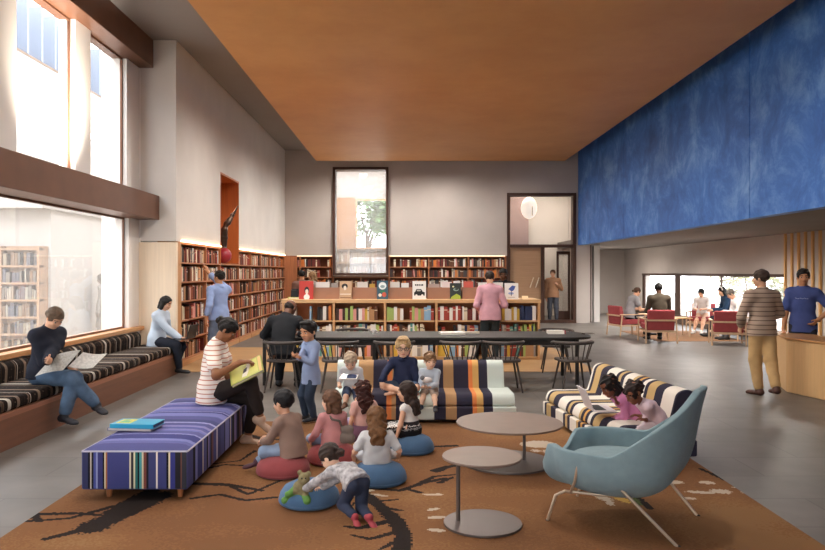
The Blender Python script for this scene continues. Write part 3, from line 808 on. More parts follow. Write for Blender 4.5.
# ------------------------------------------------------------------ trees outside
def tree(label, x, y, h, cr, col, seed, z0=-.05, group=None, lo_=.35, n=900, ls=.14, name='tree'):
    rg = random.Random(seed)
    t = thing(name, label, 'tree', (x, y, z0), 0, group)
    tk = MB(); tk.tube([(0, 0, 0), (.05, 0, h*.3), (-.05, .05, h*.6)], [h*.022, h*.016, h*.01], 8)
    tips = []
    for i in range(9):
        a = rg.uniform(0, 6.28); zz = h*rg.uniform(lo_, .8); q = cr*rg.uniform(.4, .8)
        e = (math.cos(a)*q, math.sin(a)*q, zz + h*.1); tips.append(e)
        tk.tube([(0, 0, zz*.75), (e[0]*.5, e[1]*.5, zz*.95), e], [h*.009, h*.006, h*.003], 6)
    tk.build('trunk', mat('#5b4c40', .9), t)
    lv = MB()
    for i in range(n):
        c_ = Vector(rg.choice(tips)) + Vector((rg.gauss(0, .32), rg.gauss(0, .32), rg.gauss(0, .3)))*cr*.75
        if c_.z < h*lo_*.6: continue
        M = Matrix.Translation(c_) @ Matrix.Rotation(rg.uniform(0, 6.28), 4, 'Z') @ Matrix.Rotation(rg.uniform(-1.2, 1.2), 4, 'X')
        s = ls*rg.uniform(.6, 1.3)
        lv.add([(-s, 0, 0), (0, -s*.5, .02), (s, 0, 0), (0, s*.5, .02)], [(0, 1, 2, 3)], rg.randrange(3), M)
    L = [col, col, col]
    import colorsys
    def sh(c_, k):
        c_ = c_.lstrip('#'); q = [int(c_[i:i+2], 16)/255 for i in (0, 2, 4)]; return tuple(max(0, min(1, z*k)) for z in q)
    lv.build('foliage', [mat(sh(col, k), .8) for k in (.85, 1, 1.15)], t)
for i, (x, y) in enumerate(((-2.0, 38), (.9, 41), (3.4, 37))):
    tree('%s leafy tree seen through the tall back window' % ('leftmost', 'middle', 'rightmost')[i], x, y, 6.6, 1.35, '#5f7a50', 20 + i, group='trees behind the back window', n=1900, lo_=.45, ls=.17)
for i, (x, y, c_) in enumerate(((13.5, 17.5, '#7d8452'), (13.8, 21, '#878a5c'), (12.6, 25.5, '#808258'), (14, 29.5, '#8a8a62'))):
    tree('pale %s shrub outside the low window, %s from the slatted wall' % (('leafy', 'tall', 'spreading', 'round')[i], ('first', 'second', 'third', 'fourth')[i]), x, y, 2.6, 1.3, c_, 40 + i, group='shrubs outside the low window', lo_=.15, n=800, ls=.11, name='shrub')

# ------------------------------------------------------------------ bookcases and books
ORD = 'first second third fourth fifth sixth seventh eighth ninth tenth eleventh twelfth thirteenth fourteenth fifteenth sixteenth seventeenth eighteenth nineteenth twentieth'.split()
ORD += ['twenty-' + o_ for o_ in ORD[:9]] + ['thirtieth'] + ['thirty-' + o_ for o_ in ORD[:9]] + ['fortieth'] + ['forty-' + o_ for o_ in ORD[:9]]
PAL = [('brick red', '#a8453a'), ('dark red', '#6e2f2a'), ('white', '#ece8e2'), ('cream', '#dccfb4'), ('tan', '#b98d64'), ('orange', '#cf7a3c'), ('brown', '#6b4530'), ('black', '#262324'),
       ('charcoal', '#4a4646'), ('teal', '#5f9c94'), ('light green', '#a9bf6d'), ('yellow', '#d9b44a'), ('light blue', '#8fb3cf'), ('navy', '#2f3a5c'), ('pink', '#dd9c93'), ('grey', '#9a948f'), ('dark brown', '#45302a'), ('rust', '#9b5a3c')]
PN = [p[0] for p in PAL]; PM = [mat(p[1], .65, key='book_cover') for p in PAL]
UNIT = []
for i in range(len(PAL)):     # unit book: spine at -y; boards, spine and a recessed page block
    m = MB(); m.box(-.5, -.38, -.5, .5, 0, 1).box(.38, .5, -.5, .5, 0, 1).box(-.38, .38, -.5, -.42, 0, 1).box(-.38, .38, -.42, .46, .02, .96, 1)
    for z in ((.14, .78), (), (.7,), (), ())[i % 5]: m.box(-.505, .505, -.505, -.3, z, z + .05, 2)
    sp = mat(('#d9c9a2', '#efe9df', '#2d2a2a')[i % 3], .6)
    o_ = m.build('book', [PM[i], page, sp]); UNIT.append(o_.data); bpy.data.objects.remove(o_)
WARM = [0, 1, 1, 6, 6, 16, 16, 17, 17, 4, 3, 3, 14, 2, 7, 8, 15, 5]
BR = [0, 2, 2, 3, 4, 5, 7, 8, 9, 10, 11, 12, 13, 14, 15, 0, 2, 16, 6, 3]
BOOKS = []     # (importance, pos, w, d, h, rz, tilt, colour, label)
def row(fn, length, height, depth, pal, where, imp, fill=.93, wmin=.022, wmax=.058, gapp=.06, tall=.88, rz=0, bias=None, hole=None):
    x = .01; k = 0
    bias_c = None
    while x < length - .03:
        if rng.random() < gapp: x += rng.uniform(.08, .28); bias_c = None; continue
        if bias_c is None or rng.random() < .35: bias_c = rng.choice(pal)
        col = bias_c if rng.random() < .3 else rng.choice(pal)
        w_ = rng.uniform(wmin, wmax); h_ = height*rng.uniform(tall - .22, tall)
        if x + w_ > length - .01: break
        tilt = 0
        if rng.random() < .05: tilt = rng.uniform(.08, .2); x += h_*math.sin(tilt)*.6
        if x + w_ + h_*math.sin(tilt) > length - .01: break
        if not (hole and hole(x)):
            BOOKS.append([imp(x)*w_*h_, fn(x + w_/2), w_, depth*rng.uniform(.75, .95), h_, rz, tilt, col, '%s book, %s from the left, %s' % (PN[col], ORD[min(k, len(ORD)-1)], where)]); k += 1
        x += w_ + .002
# left wall bays
ZSH = [.12 + .35*i for i in range(7)]
LB = [12.86, 14.5, 15.6, 17.35, 18.7, 20.03, 21.36, 22.69, 23.98]
strip_l = []
for i, (a, c_) in enumerate(zip(LB[:-1], LB[1:])):
    niche = i == 2
    t = thing('bookcase', 'built-in oak bookcase bay on the left wall, %s from the window' % ORD[i] if not niche else 'built-in oak bookcase bay below the niche with the red ball', 'bookcase', (-4.0, a, 0), 0, 'built-in bookcase bays on the left wall')
    top = 1.87 if niche else 2.24
    m = MB().box(-.36, 0, -.02 if i else -.18, .02, 0, top); m.build('side_panel', oak if i == 0 else oak_red, t)
    if i == 7: MB().box(-.36, 0, c_ - a - .02, c_ - a + .02, 0, top).build('side_panel', oak_red, t)
    MB().box(-.358, -.335, 0, c_ - a, 0, top).build('back_panel', mat('#7d4a30', .7, var=.1, scale=3), t)
    MB().box(-.33, -.005 + .02, .02, c_ - a - .02, 0, .10).build('plinth', oaky, t)
    for j in range(7 if not niche else 6):
        MB().box(-.335, .0, .02, c_ - a - .02, ZSH[j] - .02, ZSH[j] + (.006 if not (niche and j == 5) else .02)).build('shelf', oak_redy, t)
    for j in range(6 if not niche else 5):
        wh = '%s shelf up, %s bay of left wall' % (ORD[j], ORD[i])
        row(lambda s, a=a, j=j: (-4.0 - .13, a + .02 + s, ZSH[j] + .007), c_ - a - .04, .325, .22, WARM, wh, lambda s, a=a: (1/(a + s))**3*4.0*13, rz=math.pi/2, gapp=.03)
# back wall bays
xs_l = [-3.62, W(300, 0, YB)[0], BW0 - .02]; xs_r = [BW1 + .02, BW1 + .02 + 1.32, BW1 + .02 + 2.64, D0 - .04]
xs_m = [BW0 + .0, (BW0 + BW1)/2, BW1]
k = 0
for xs, top in ((xs_l, 2.24), (xs_m, 1.55), (xs_r, 2.24)):
    for a, c_ in zip(xs[:-1], xs[1:]):
        t = thing('bookcase', 'built-in oak bookcase bay on the back wall, %s from the left corner' % ORD[k], 'bookcase', (a, YB, 0), 0, 'built-in bookcase bays on the back wall')
        MB().box(-.02, .02, 0, .38, 0, top).build('side_panel', oak_red, t)
        if a == xs[-2]: MB().box(c_ - a - .02, c_ - a + .02, 0, .38, 0, top).build('side_panel', oak_red, t)
        MB().box(0, c_ - a, .36, .38, 0, top).build('back_panel', mat('#7d4a30', .7, var=.1, scale=3), t)
        MB().box(.02, c_ - a - .02, 0, .36, 0, .1).build('plinth', oakx, t)
        nz = 7 if top > 2 else 5
        for j in range(nz): MB().box(.02, c_ - a - .02, 0, .36, ZSH[j] - .02, ZSH[j] + .006).build('shelf', oak_redx, t)
        for j in range(nz - 1):
            row(lambda s, a=a, j=j: (a + .02 + s, YB + .14, ZSH[j] + .007), c_ - a - .04, .325, .22, WARM, '%s shelf up, %s bay of back wall' % (ORD[j], ORD[k]), lambda s: 1/YB**2*.6, gapp=.04, wmin=.03, wmax=.07)
        k += 1
MB().box(-4.36, -3.64, YB + .02, YB + .38, 0, 2.24).build('trim_corner_panel', oak_red)['kind'] = 'structure'
# glowing strips along the tops
led = emit('#ffd9a8', 5)
def strip(label, x0, x1, y0, y1, z0=2.242, z1=2.262):
    tag(MB().box(x0, x1, y0, y1, z0, z1).build('light_strip', led), label, 'light')
strip('thin glowing light strip above the bookcase between white pier and niche', -4.0, -3.965, 12.86, 15.58)
strip('thin glowing light strip above the bookcase beyond the niche', -4.0, -3.965, 17.37, 23.9)
led = emit('#ffe2bd', 1.6)
strip('thin glowing light strip above the back bookcase left of the window', -3.6, BW0 - .03, 23.985, 24.03, 2.227, 2.24)
strip('thin glowing light strip above the back bookcase right of the window', BW1 + .03, D0 - .06, 23.985, 24.03, 2.227, 2.24)

# low double-sided bookcase in the middle
LX = [W(px, 0, 13.9)[0] for px in (283.5, 333.7, 385, 436.5, 488, 539)]
t = thing('low_bookcase', 'long low pale oak bookcase standing behind the dark reading table', 'bookcase', (0, 13.9, 0))
pal_oak = wood('#d8ae7c', .45, 'X', .15, 'pale_oak'); pal_oakz = wood('#d2a372', .45, 'Z', .15, 'pale_oak')
LD = .9
MB().box(LX[0] - .04, LX[-1] + .04, -.01, LD, 1.10, 1.17).build('top', pal_oak, t, bevel=.004, seg=1)
for x in LX: MB().box(x - .022, x + .022, 0, LD - .02, .0, 1.10).build('divider', pal_oakz, t)
MB().box(LX[0], LX[-1], .42, .45, .0, 1.10).build('back_panel', mat('#a5663f', .7, var=.1, scale=3), t)
MB().box(LX[0], LX[-1], .03, LD - .04, .0, .045).build('plinth', pal_oak, t)
LZ = [.05, .40, .75]
for a, c_ in zip(LX[:-1], LX[1:]):
    for z in LZ: MB().box(a + .022, c_ - .022, .01, LD - .03, z - .014, z + .014).build('shelf', pal_oak, t)
for i, (a, c_) in enumerate(zip(LX[:-1], LX[1:])):
    for j, z in enumerate(LZ):
        pal = {(3, 2): [2, 2, 2, 2, 1, 0, 3], (4, 2): [2, 2, 11, 13, 5, 9], (2, 2): [0, 14, 12, 10, 4, 2, 5]}.get((i, j), BR)
        nm_ = ('bottom', 'middle', 'top')[j]
        row(lambda s, a=a, z=z: (a + .025 + s, 13.9 + .14, z + .015), c_ - a - .05, .32, .22, pal, '%s row, %s bay of low bookcase' % (nm_, ORD[i]), lambda s, j=j: 1/13.9**2*(1, 1.0, 1.3)[j], wmin=.03, wmax=.07, gapp=.012 if j == 2 else .04, hole=(lambda s, i=i: i == 2 and .28 < s < .42 or (i == 0 and s < .12)) if j == 2 else None)
BOOKS.sort(key=lambda q: -q[0])
N_IND = 288
for q in BOOKS[:N_IND]:
    _, p, w_, d_, h_, rz, ti, col, lab = q
    o = bpy.data.objects.new('book', UNIT[col]); COL.objects.link(o)
    o.location = p; o.scale = (w_, d_, h_); o.rotation_euler = (0, 0, rz)
    if ti: o.rotation_euler = (Matrix.Rotation(rz, 4, 'Z') @ Matrix.Rotation(-ti, 4, 'Y')).to_euler(); o.location.z += w_*.5*math.sin(ti)
    tag(o, lab, 'book', 'books standing on the shelves')
st = MB()
for q in BOOKS[N_IND:]:
    _, p, w_, d_, h_, rz, ti, col, lab = q
    M = Matrix.Translation((p[0], p[1], p[2] + w_*.5*math.sin(ti))) @ Matrix.Rotation(rz, 4, 'Z') @ Matrix.Rotation(-ti, 4, 'Y')
    st.box(-w_/2, w_/2, -d_/2, d_/2, 0, h_, col, M)
    if col % 3 == 0: st.box(-w_/2 - .0005, w_/2 + .0005, -d_/2 - .001, -d_/2 + .02, h_*.72, h_*.78, 3 if col != 3 else 7, M)
o = st.build('books', PM); tag(o, 'rows of old books filling the rest of the wall and low bookcases', 'books', None, 'stuff')

# display boards and face-out books on top of the low bookcase
ZD = 1.17
brd = mat('#a87d66', .65, var=.08, scale=3, key='display_board')
for i, (p0, p1) in enumerate(((299.5, 340), (341, 387), (388, 426), (427, 461), (462, 504))):
    a, c_ = W(p0, 0, 14.1)[0], W(p1, 0, 14.1)[0]
    t = thing('display_bin', 'brown open book bin on the low bookcase top, %s from the left' % ORD[i], 'book bin', ((a + c_)/2, 14.12, ZD), 0, 'book bins on the low bookcase'); hw_ = (c_ - a)/2 - .004
    MB().box(-hw_, hw_, -.012, .012, 0, .225).build('front_board', brd, t)
    MB().box(-hw_, hw_, .33, .35, 0, .225).build('back_board', brd, t)
    for s in (-1, 1): MB().box(s*hw_, s*(hw_ - .02), .012, .33, 0, .2).build('end_board', brd, t)
    MB().box(-hw_ + .02, hw_ - .02, .012, .33, 0, .015).build('bottom', brd, t)
for i, (p0, p1, py, col, lab) in enumerate(((316, 330, 282, '#ece8e4', 'white book rising from the leftmost bin'), (357, 368, 282, '#e8e2da', 'white book rising from the second bin behind the tan cover'), (369, 375, 284, '#c9a24b', 'ochre book rising from the second bin'),
        (390, 400, 282, '#e9e4dd', 'white book rising from the middle bin'), (401, 409, 283, '#efece8', 'white book rising from the middle bin beside another'), (442, 452, 282, '#ecdedb', 'pale pink book rising from the fourth bin'), (463, 473, 281.5, '#d9695a', 'salmon red book rising from the bin beside the pink sweater'),
        (331, 338, 283, '#a7a09a', 'grey book rising from the leftmost bin'), (428, 440, 284, '#b9a8a0', 'dull pink book rising from the fourth bin'), (453, 460, 281, '#f0ece8', 'white book rising from the fourth bin'), (478, 503, 282.5, '#f1eeea', 'wide white book rising from the rightmost bin'))):
    a, c_ = W(p0, 0, 14.25)[0], W(p1, 0, 14.25)[0]; z1 = W(0, py, 14.25)[2]
    t = thing('standing_book', lab, 'book', ((a + c_)/2, 14.19 + .07*(i % 3), ZD + .016)); hw_ = (c_ - a)/2 - .005; hz = z1 - ZD - .016
    m_ = mat(col, .6)
    MB().box(-hw_, hw_, -.018, -.014, 0, hz).box(-hw_, hw_, .014, .018, 0, hz).box(-hw_, -hw_ + .004, -.014, .014, 0, hz).build('cover', m_, t)
    MB().box(-hw_ + .004, hw_ - .006, -.014, .014, .004, hz - .005).build('pages', page, t)
def disp(px0, px1, py0, col, lab, art):
    a, c_ = W(px0, 0, 14.0)[0], W(px1, 0, 14.0)[0]; h_ = W(0, py0, 14.0)[2] - ZD; hw_ = (c_ - a)/2
    t = thing('display_book', lab, 'book', ((a + c_)/2, 14.0, ZD)); t.rotation_euler = (-.12, 0, 0)
    M = None
    MB().box(-hw_, hw_, -.004, 0, 0, h_).box(-hw_, hw_, .026, .03, 0, h_).box(-hw_, -hw_ + .004, 0, .026, 0, h_).build('cover', mat(col, .45), t)
    MB().box(-hw_ + .004, hw_ - .005, 0, .026, .004, h_ - .004).build('pages', page, t)
    for j, (kind, cc, pts) in enumerate(art):
        m = MB(); y = -.0045 - .0006*j
        if kind == 'e':
            cx_, cz_, rx, rz_ = pts; P = [(cx_*hw_ + rx*hw_*math.cos(q*.2618), cz_*h_ + rz_*h_*math.sin(q*.2618)) for q in range(24)]
        else: P = [(x*hw_, z*h_) for x, z in pts]
        m.prism(P, y, y + .0012, 'Y').build('cover_art', mat(cc, .5), t)
rect = lambda x0, x1, z0, z1: ('p', None, [(x0, z0), (x1, z0), (x1, z1), (x0, z1)])
def RT(c_, x0, x1, z0, z1): return ('p', c_, [(x0, z0), (x1, z0), (x1, z1), (x0, z1)])
disp(299, 313, 281, '#c23a30', 'red face-out picture book with a white bust, left end of display', [('e', '#f3efe9', (.1, .12, .42, .16)), ('e', '#1c1817', (.1, .5, .34, .19)), ('e', '#f0d9c6', (.1, .42, .22, .13)), RT('#f3efe9', -.02, .22, .2, .32)])
disp(339.5, 351.5, 281, '#c9a684', 'tan face-out book with a dark animal head, on the display', [('e', '#2d2623', (-.15, .72, .5, .15)), ('e', '#e8ddcb', (-.1, .62, .25, .12)), RT('#8d6b4d', -.9, .9, .06, .12), RT('#f0e6d6', -.9, .9, .26, .3)])
disp(377, 388, 280.5, '#37596a', 'dark teal face-out book with a pale oval and red spot', [('e', '#e4ecec', (0, .72, .7, .2)), ('e', '#8fa6ac', (0, .68, .42, .08)), ('e', '#c75a44', (.3, .25, .4, .13)), ('e', '#e5e0d2', (-.45, .22, .3, .09)), ('e', '#2e7b57', (0, .42, .5, .06))])
disp(412.5, 426, 281, '#f1eee9', 'white face-out book with a black car shape and lettering', [RT('#222021', -.62, -.4, .74, .83), RT('#222021', -.32, -.1, .74, .83), RT('#222021', 0, .2, .74, .83), RT('#222021', .3, .58, .74, .83), ('p', '#1d1b1b', [(-.75, .2), (.8, .2), (.82, .38), (.5, .42), (.3, .56), (-.4, .56), (-.6, .42), (-.78, .36)]), ('e', '#f1eee9', (-.42, .2, .17, .07)), ('e', '#f1eee9', (.45, .2, .17, .07)), RT('#b9b3ac', -.35, .2, .44, .52)])
disp(450, 461, 283, '#2b3533', 'black face-out book with green shapes at its foot', [('p', '#a8b93f', [(-.95, .02), (.95, .02), (.9, .2), (.2, .34), (-.7, .16)]), ('e', '#7f9a8d', (.1, .6, .5, .1)), ('e', '#2b3533', (.2, .63, .3, .06)), ('e', '#d9d3a2', (-.4, .78, .2, .05))])
disp(505, 518.5, 283, '#f3f1ee', 'white face-out book with a blue bird figure, right end of display', [('p', '#4b62a8', [(-.5, .62), (.1, .85), (.6, .8), (.3, .55), (.0, .48)]), ('e', '#4b62a8', (.1, .68, .36, .12)), ('e', '#9fb3dc', (-.1, .36, .4, .08)), RT('#2b2b33', -.1, -.02, .2, .5), RT('#c9c3bd', -.6, .5, .1, .14)])
for i, (px, col, lab) in enumerate(((292, '#b6bf3d', 'lime green book lying flat at the left end of the low bookcase'),)):
    x = W(px, 0, 14.05)[0]
    t = thing('lying_book', lab, 'book', (x + .05, 14.08, ZD), .2)
    MB().box(-.13, .11, -.09, .09, 0, .006).box(-.13, .11, -.09, .09, .034, .04).box(-.13, -.124, -.09, .09, .006, .034).build('cover', mat(col, .5), t); MB().box(-.124, .1, -.085, .085, .006, .034).build('pages', page, t)
t = thing('desk_organiser', 'small black organiser box standing on the lime green book', 'box', (W(292, 0, 14.05)[0] + .05, 14.1, ZD + .04))
MB().box(-.07, .07, -.05, .05, 0, .012).box(-.07, .07, -.05, -.042, .012, .13).box(-.07, .07, .042, .05, .012, .16).box(-.07, -.062, -.042, .042, .012, .15).box(.062, .07, -.042, .042, .012, .15).build('body', black, t)
MB().box(-.05, .02, -.03, .02, .012, .14).build('cards', mat('#4a4a44', .7), t)
# ------------------------------------------------------------------ rug woven with branches and blossoms
def rug():
    X0, X1, Y0, Y1 = -2.57, 2.6, 2.2, 8.15
    cs = .0135
    nx, ny = int((X1 - X0)/cs), int((Y1 - Y0)/cs)
    xs = X0 + (np.arange(nx) + .5)*cs; ys = Y0 + (np.arange(ny) + .5)*cs
    GX, GY = np.meshgrid(xs, ys, indexing='ij')
    r = np.random.RandomState(3)
    def nz(s, seed):
        q = np.random.RandomState(seed); o = 0
        for k in range(6):
            a = q.uniform(0, 6.28); f_ = s*q.uniform(.7, 1.9); o = o + np.sin(GX*f_*math.cos(a) + GY*f_*math.sin(a) + q.uniform(0, 6))
        return o/6
    idx = np.zeros((nx, ny), int)
    n1, n2, jag = nz(2.2, 1), nz(7, 2), r.uniform(-1, 1, (nx, ny))
    base = n1 + .5*n2 + .2*jag
    idx[base > .22] = 1; idx[base < -.25] = 2; idx[(base > .55)] = 5
    def stroke(pts, w0, w1, col, jagged=.5):
        pts = [G(*p) for p in pts]; n_ = len(pts) - 1; best = np.full((nx, ny), 9.0)
        for i in range(n_):
            (ax_, ay), (bx, by) = pts[i], pts[i+1]; dx, dy = bx - ax_, by - ay; L = dx*dx + dy*dy + 1e-9
            t = np.clip(((GX - ax_)*dx + (GY - ay)*dy)/L, 0, 1)
            d = np.hypot(GX - ax_ - t*dx, GY - ay - t*dy); w_ = w0 + (w1 - w0)*(i + t)/n_
            best = np.minimum(best, d/ (w_*(1 + jagged*(jag*.35 + n2*1.0))))
        idx[best < 1] = col
    def spot(px, py, rx, ry, col, ang=0):
        x, y = G(px, py); c_, s_ = math.cos(ang), math.sin(ang)
        u = (GX - x)*c_ + (GY - y)*s_; v = -(GX - x)*s_ + (GY - y)*c_
        idx[np.hypot(u/rx, v/ry) + .15*jag + .9*n2 < 1] = col
    DK = 3
    stroke([(160, 497), (135, 510), (112, 524), (45, 541)], .10, .025, DK)
    stroke([(150, 493), (128, 505), (110, 520), (95, 527)], .07, .13, DK)
    stroke([(118, 507), (95, 513), (70, 520), (28, 523)], .035, .02, DK); stroke([(110, 518), (80, 515), (32, 516), (40, 523)], .022, .03, DK)
    stroke([(192, 485), (226, 486), (250, 490), (262, 492)], .035, .02, DK); stroke([(205, 470), (225, 466), (245, 467)], .025, .02, DK)
    stroke([(192, 500), (220, 496), (245, 502), (275, 499)], .022, .02, DK); stroke([(232, 488), (248, 496), (285, 480)], .02, .015, DK)
    stroke([(352, 486), (379, 507), (396, 522), (404, 536), (400, 560)], .045, .06, DK); stroke([(366, 497), (352, 507)], .03, .01, DK)
    stroke([(392, 522), (360, 530), (345, 528)], .03, .012, DK); stroke([(400, 533), (370, 541), (352, 537)], .028, .012, DK); stroke([(401, 541), (380, 551)], .03, .012, DK)
    stroke([(385, 510), (402, 512)], .03, .012, DK); stroke([(376, 503), (398, 501)], .02, .01, DK)
    stroke([(360, 489), (400, 492), (424, 484), (445, 480)], .018, .03, DK); stroke([(405, 490), (420, 494)], .02, .02, DK); stroke([(418, 486), (434, 478), (455, 476)], .03, .012, DK)
    stroke([(436, 472), (448, 468), (462, 466)], .04, .02, DK); stroke([(440, 484), (452, 479)], .03, .02, DK); stroke([(405, 454), (430, 448), (455, 447)], .03, .03, DK)
    stroke([(236, 432), (262, 440), (300, 442)], .04, .03, DK); stroke([(255, 452), (240, 462), (205, 466)], .02, .015, DK)
    stroke([(640, 505), (632, 494), (626, 486)], .05, .02, 6); stroke([(650, 510), (640, 500)], .03, .02, DK)
    stroke([(700, 470), (740, 488), (760, 496)], .02, .015, DK)
    for p in ((541, 446, .13, .14), (552, 452, .14, .09), (536, 452, .05, .06), (604, 500, .06, .16), (610, 505, .05, .08), (669, 483, .09, .045), (708, 484, .07, .05), (722, 493, .08, .06), (703, 494, .10, .03), (738, 488, .08, .03), (690, 500, .05, .03), (748, 494, .05, .03),
              (435, 496, .06, .035), (428, 496, .08, .03), (437, 519, .06, .03), (382, 497, .09, .03), (368, 492, .05, .02), (433, 511, .04, .02), (436, 532, .04, .02), (660, 470, .05, .03), (640, 488, .05, .03)):
        spot(p[0], p[1], p[2], p[3], 4, r.uniform(-.5, .5))
    for p in ((620, 500, .05, .14), (614, 497, .03, .08)): spot(p[0], p[1], p[2], p[3], 7, .3)
    gx = np.append(X0 + np.arange(nx)*cs, X0 + nx*cs); gy = np.append(Y0 + np.arange(ny)*cs, Y0 + ny*cs)
    A, B = np.meshgrid(gx, gy, indexing='ij')
    vs = np.stack([A.ravel(), B.ravel(), np.full(A.size, .012)], 1)
    I, J = np.meshgrid(np.arange(nx), np.arange(ny), indexing='ij'); q = (I*(ny+1) + J).ravel()
    fs = np.stack([q, q + ny + 1, q + ny + 2, q + 1], 1)
    # border skirt down to the floor
    ms = [mat(c_, .95, bump=.6, bscale=220, spec=.1, key='wool') for c_ in ('#805a3c', '#886241', '#775338', '#292220', '#b9a997', '#8f6b49', '#565f3d', '#bf9a52')]
    o = np_obj('rug', vs, fs, ms, None, idx.ravel())
    for p in o.data.polygons: p.use_smooth = False
    m = o.modifiers.new('thickness', 'SOLIDIFY'); m.thickness = .0118; m.offset = -1
    tag(o, 'large russet rug woven with dark branches and pale blossoms on slate floor', 'rug')
rug()

# ------------------------------------------------------------------ window bench with cushions
bt = thing('window_bench', 'long built-in timber bench below the left window', 'bench', (-4.2, 0, 0))
benchw = wood('#744b36', .5, 'Y', .15, 'bench_timber')
MB().box(.37, .40, 1.5, 12.3, 0, .30).box(-.40, .37, 12.27, 12.3, 0, .30).build('front_panel', benchw, bt)
MB().box(-.40, .40, 1.5, 12.3, .30, .345).build('seat_board', wood('#95624a', .45, 'Y', .15, 'bench_timber'), bt)
pat = []
q = 0; pr_ = random.Random(11)
cols = ['#171210', '#2b1f1a', '#171210', '#6e5a4c', '#171210', '#d8cdbf', '#171210', '#382822', '#171210', '#8c7765', '#1b1513']
while q < .99 and len(pat) < 31:
    pat.append((q, cols[len(pat) % len(cols)] )); q += pr_.choice((.012, .02, .03, .05, .06))*1.1
def kilim(lo, hi):
    m, nt, b = newmat('kilim_fabric'); b.inputs['Roughness'].default_value = .95; b.inputs['Specular IOR Level'].default_value = .1
    tc = nt.nodes.new('ShaderNodeTexCoord'); sp = nt.nodes.new('ShaderNodeSeparateXYZ'); link(nt, tc.outputs['Object'], sp.inputs[0])
    mr = nt.nodes.new('ShaderNodeMath'); mr.operation = 'MULTIPLY'; mr.inputs[1].default_value = 1/.95; link(nt, sp.outputs['Y'], mr.inputs[0])
    fr_ = nt.nodes.new('ShaderNodeMath'); fr_.operation = 'FRACT'; link(nt, mr.outputs[0], fr_.inputs[0])
    r = nt.nodes.new('ShaderNodeValToRGB'); cr = r.color_ramp; cr.interpolation = 'CONSTANT'
    cr.elements[0].color = lin(pat[0][1]); cr.elements[0].position = 0; cr.elements.remove(cr.elements[1])
    for p, c_ in pat[1:]: cr.elements.new(p).color = lin(c_)
    link(nt, fr_.outputs[0], r.inputs[0])
    vo = nt.nodes.new('ShaderNodeTexVoronoi'); vo.inputs['Scale'].default_value = 26; vo.distance = 'MANHATTAN'; link(nt, tc.outputs['Object'], vo.inputs['Vector'])
    r2 = nt.nodes.new('ShaderNodeValToRGB'); r2.color_ramp.interpolation = 'CONSTANT'
    r2.color_ramp.elements[0].color = lin('#a08c7c'); r2.color_ramp.elements[1].position = .2; r2.color_ramp.elements[1].color = lin('#1d1714')
    e = r2.color_ramp.elements.new(.36); e.color = lin('#4b3a32'); e = r2.color_ramp.elements.new(.45); e.color = lin('#201916')
    link(nt, vo.outputs['Distance'], r2.inputs[0])
    mx = nt.nodes.new('ShaderNodeMixRGB'); mx.blend_type = 'MIX'; mx.inputs[0].default_value = .4
    link(nt, r.outputs[0], mx.inputs[1]); link(nt, r2.outputs[0], mx.inputs[2]); link(nt, mx.outputs[0], b.inputs['Base Color'])
    return m
kil = kilim(0, 1)
cush = []
yb = [1.6, 3.35, 5.1, 6.85, 8.6, 10.35, 12.22]
names = ['third seat pad short of the newspaper reader', 'second seat pad short of the newspaper reader', 'pad just short of the newspaper reader', 'pad under the newspaper reader', 'pad between the two seated readers', 'far-end pad beside the laptop reader']
for i, (a, c_) in enumerate(zip(yb[:-1], yb[1:])):
    cu = MB().prism(rounded([(-.28, .0), (.375, .0), (.375, .125), (-.28, .125)], .05), a + .006, c_ - .006, 'Y').build('seat_cushion', kil, None, smooth=True, bevel=.02, seg=2, loc=(-4.2, 0, .345))
    tag(cu, 'black and cream woven bench seat cushion, ' + names[i], 'cushion', 'bench cushions')
    cu = MB().prism(rounded([(-.40, 0), (-.285, 0), (-.27, .29), (-.34, .35), (-.40, .33)], .04), a + .006, c_ - .006, 'Y').build('back_cushion', kil, None, smooth=True, bevel=.02, seg=2, loc=(-4.2, 0, .345))
    tag(cu, 'woven back cushion against the sill, above the ' + names[i].replace('seat ', ''), 'cushion', 'bench cushions')

# ------------------------------------------------------------------ long striped ottoman
OX0, OX1, OY0, OY1 = -2.385, -1.60, 5.3, 7.48
ot = thing('ottoman', 'long blue and violet striped upholstered bench on short wooden legs, standing at rug edge', 'bench', ((OX0+OX1)/2, OY0, 0))
fst = [(0, '#383b60'), (.065, '#201f28'), (.085, '#cfc8b8'), (.095, '#26242c'), (.115, '#4d5596'), (.14, '#8e95c4'), (.155, '#3d3f75'), (.2, '#1f1f26'), (.215, '#d9cfae'), (.23, '#a26a4c'), (.245, '#43477d'), (.25, '#43477d'), (.45, '#d6cdb5'), (.465, '#38363c'), (.49, '#d7cfae'), (.505, '#2f6f6d'), (.53, '#1f1f26'), (.545, '#4f9aa0'), (.57, '#d2c8a8'), (.585, '#7c4a44'), (.61, '#26252d'), (.63, '#444876'), (.70, '#e8e2d6'), (.715, '#43477d'), (.80, '#17171c'), (.82, '#e0d6b8'), (.835, '#3b3f83'), (.88, '#2b2a30'), (.93, '#704b43'), (.945, '#3a3c44')]
side = []
q = 0; pr_ = random.Random(5); cl = ['#4e5080', '#23222b', '#7a7fb8', '#3d3f75', '#cdc6bc', '#58598a', '#2a2932', '#8a7fae', '#5a5b8d', '#1f1f28', '#6a4b52', '#4e5082', '#b8b4c8', '#41446f']
while q < 1 and len(side) < 32: side.append((q, cl[len(side) % len(cl)])); q += pr_.choice((.012, .02, .028, .045, .06))
topc = [(p, {'#cdc6bc': '#8486b4', '#b8b4c8': '#8f90bb', '#7a7fb8': '#7377ac', '#8a7fae': '#7d7bab', '#23222b': '#5d5f92', '#2a2932': '#6b6ea6', '#1f1f28': '#4f5290', '#6a4b52': '#7c7aa8'}.get(c_, c_)) for p, c_ in side]
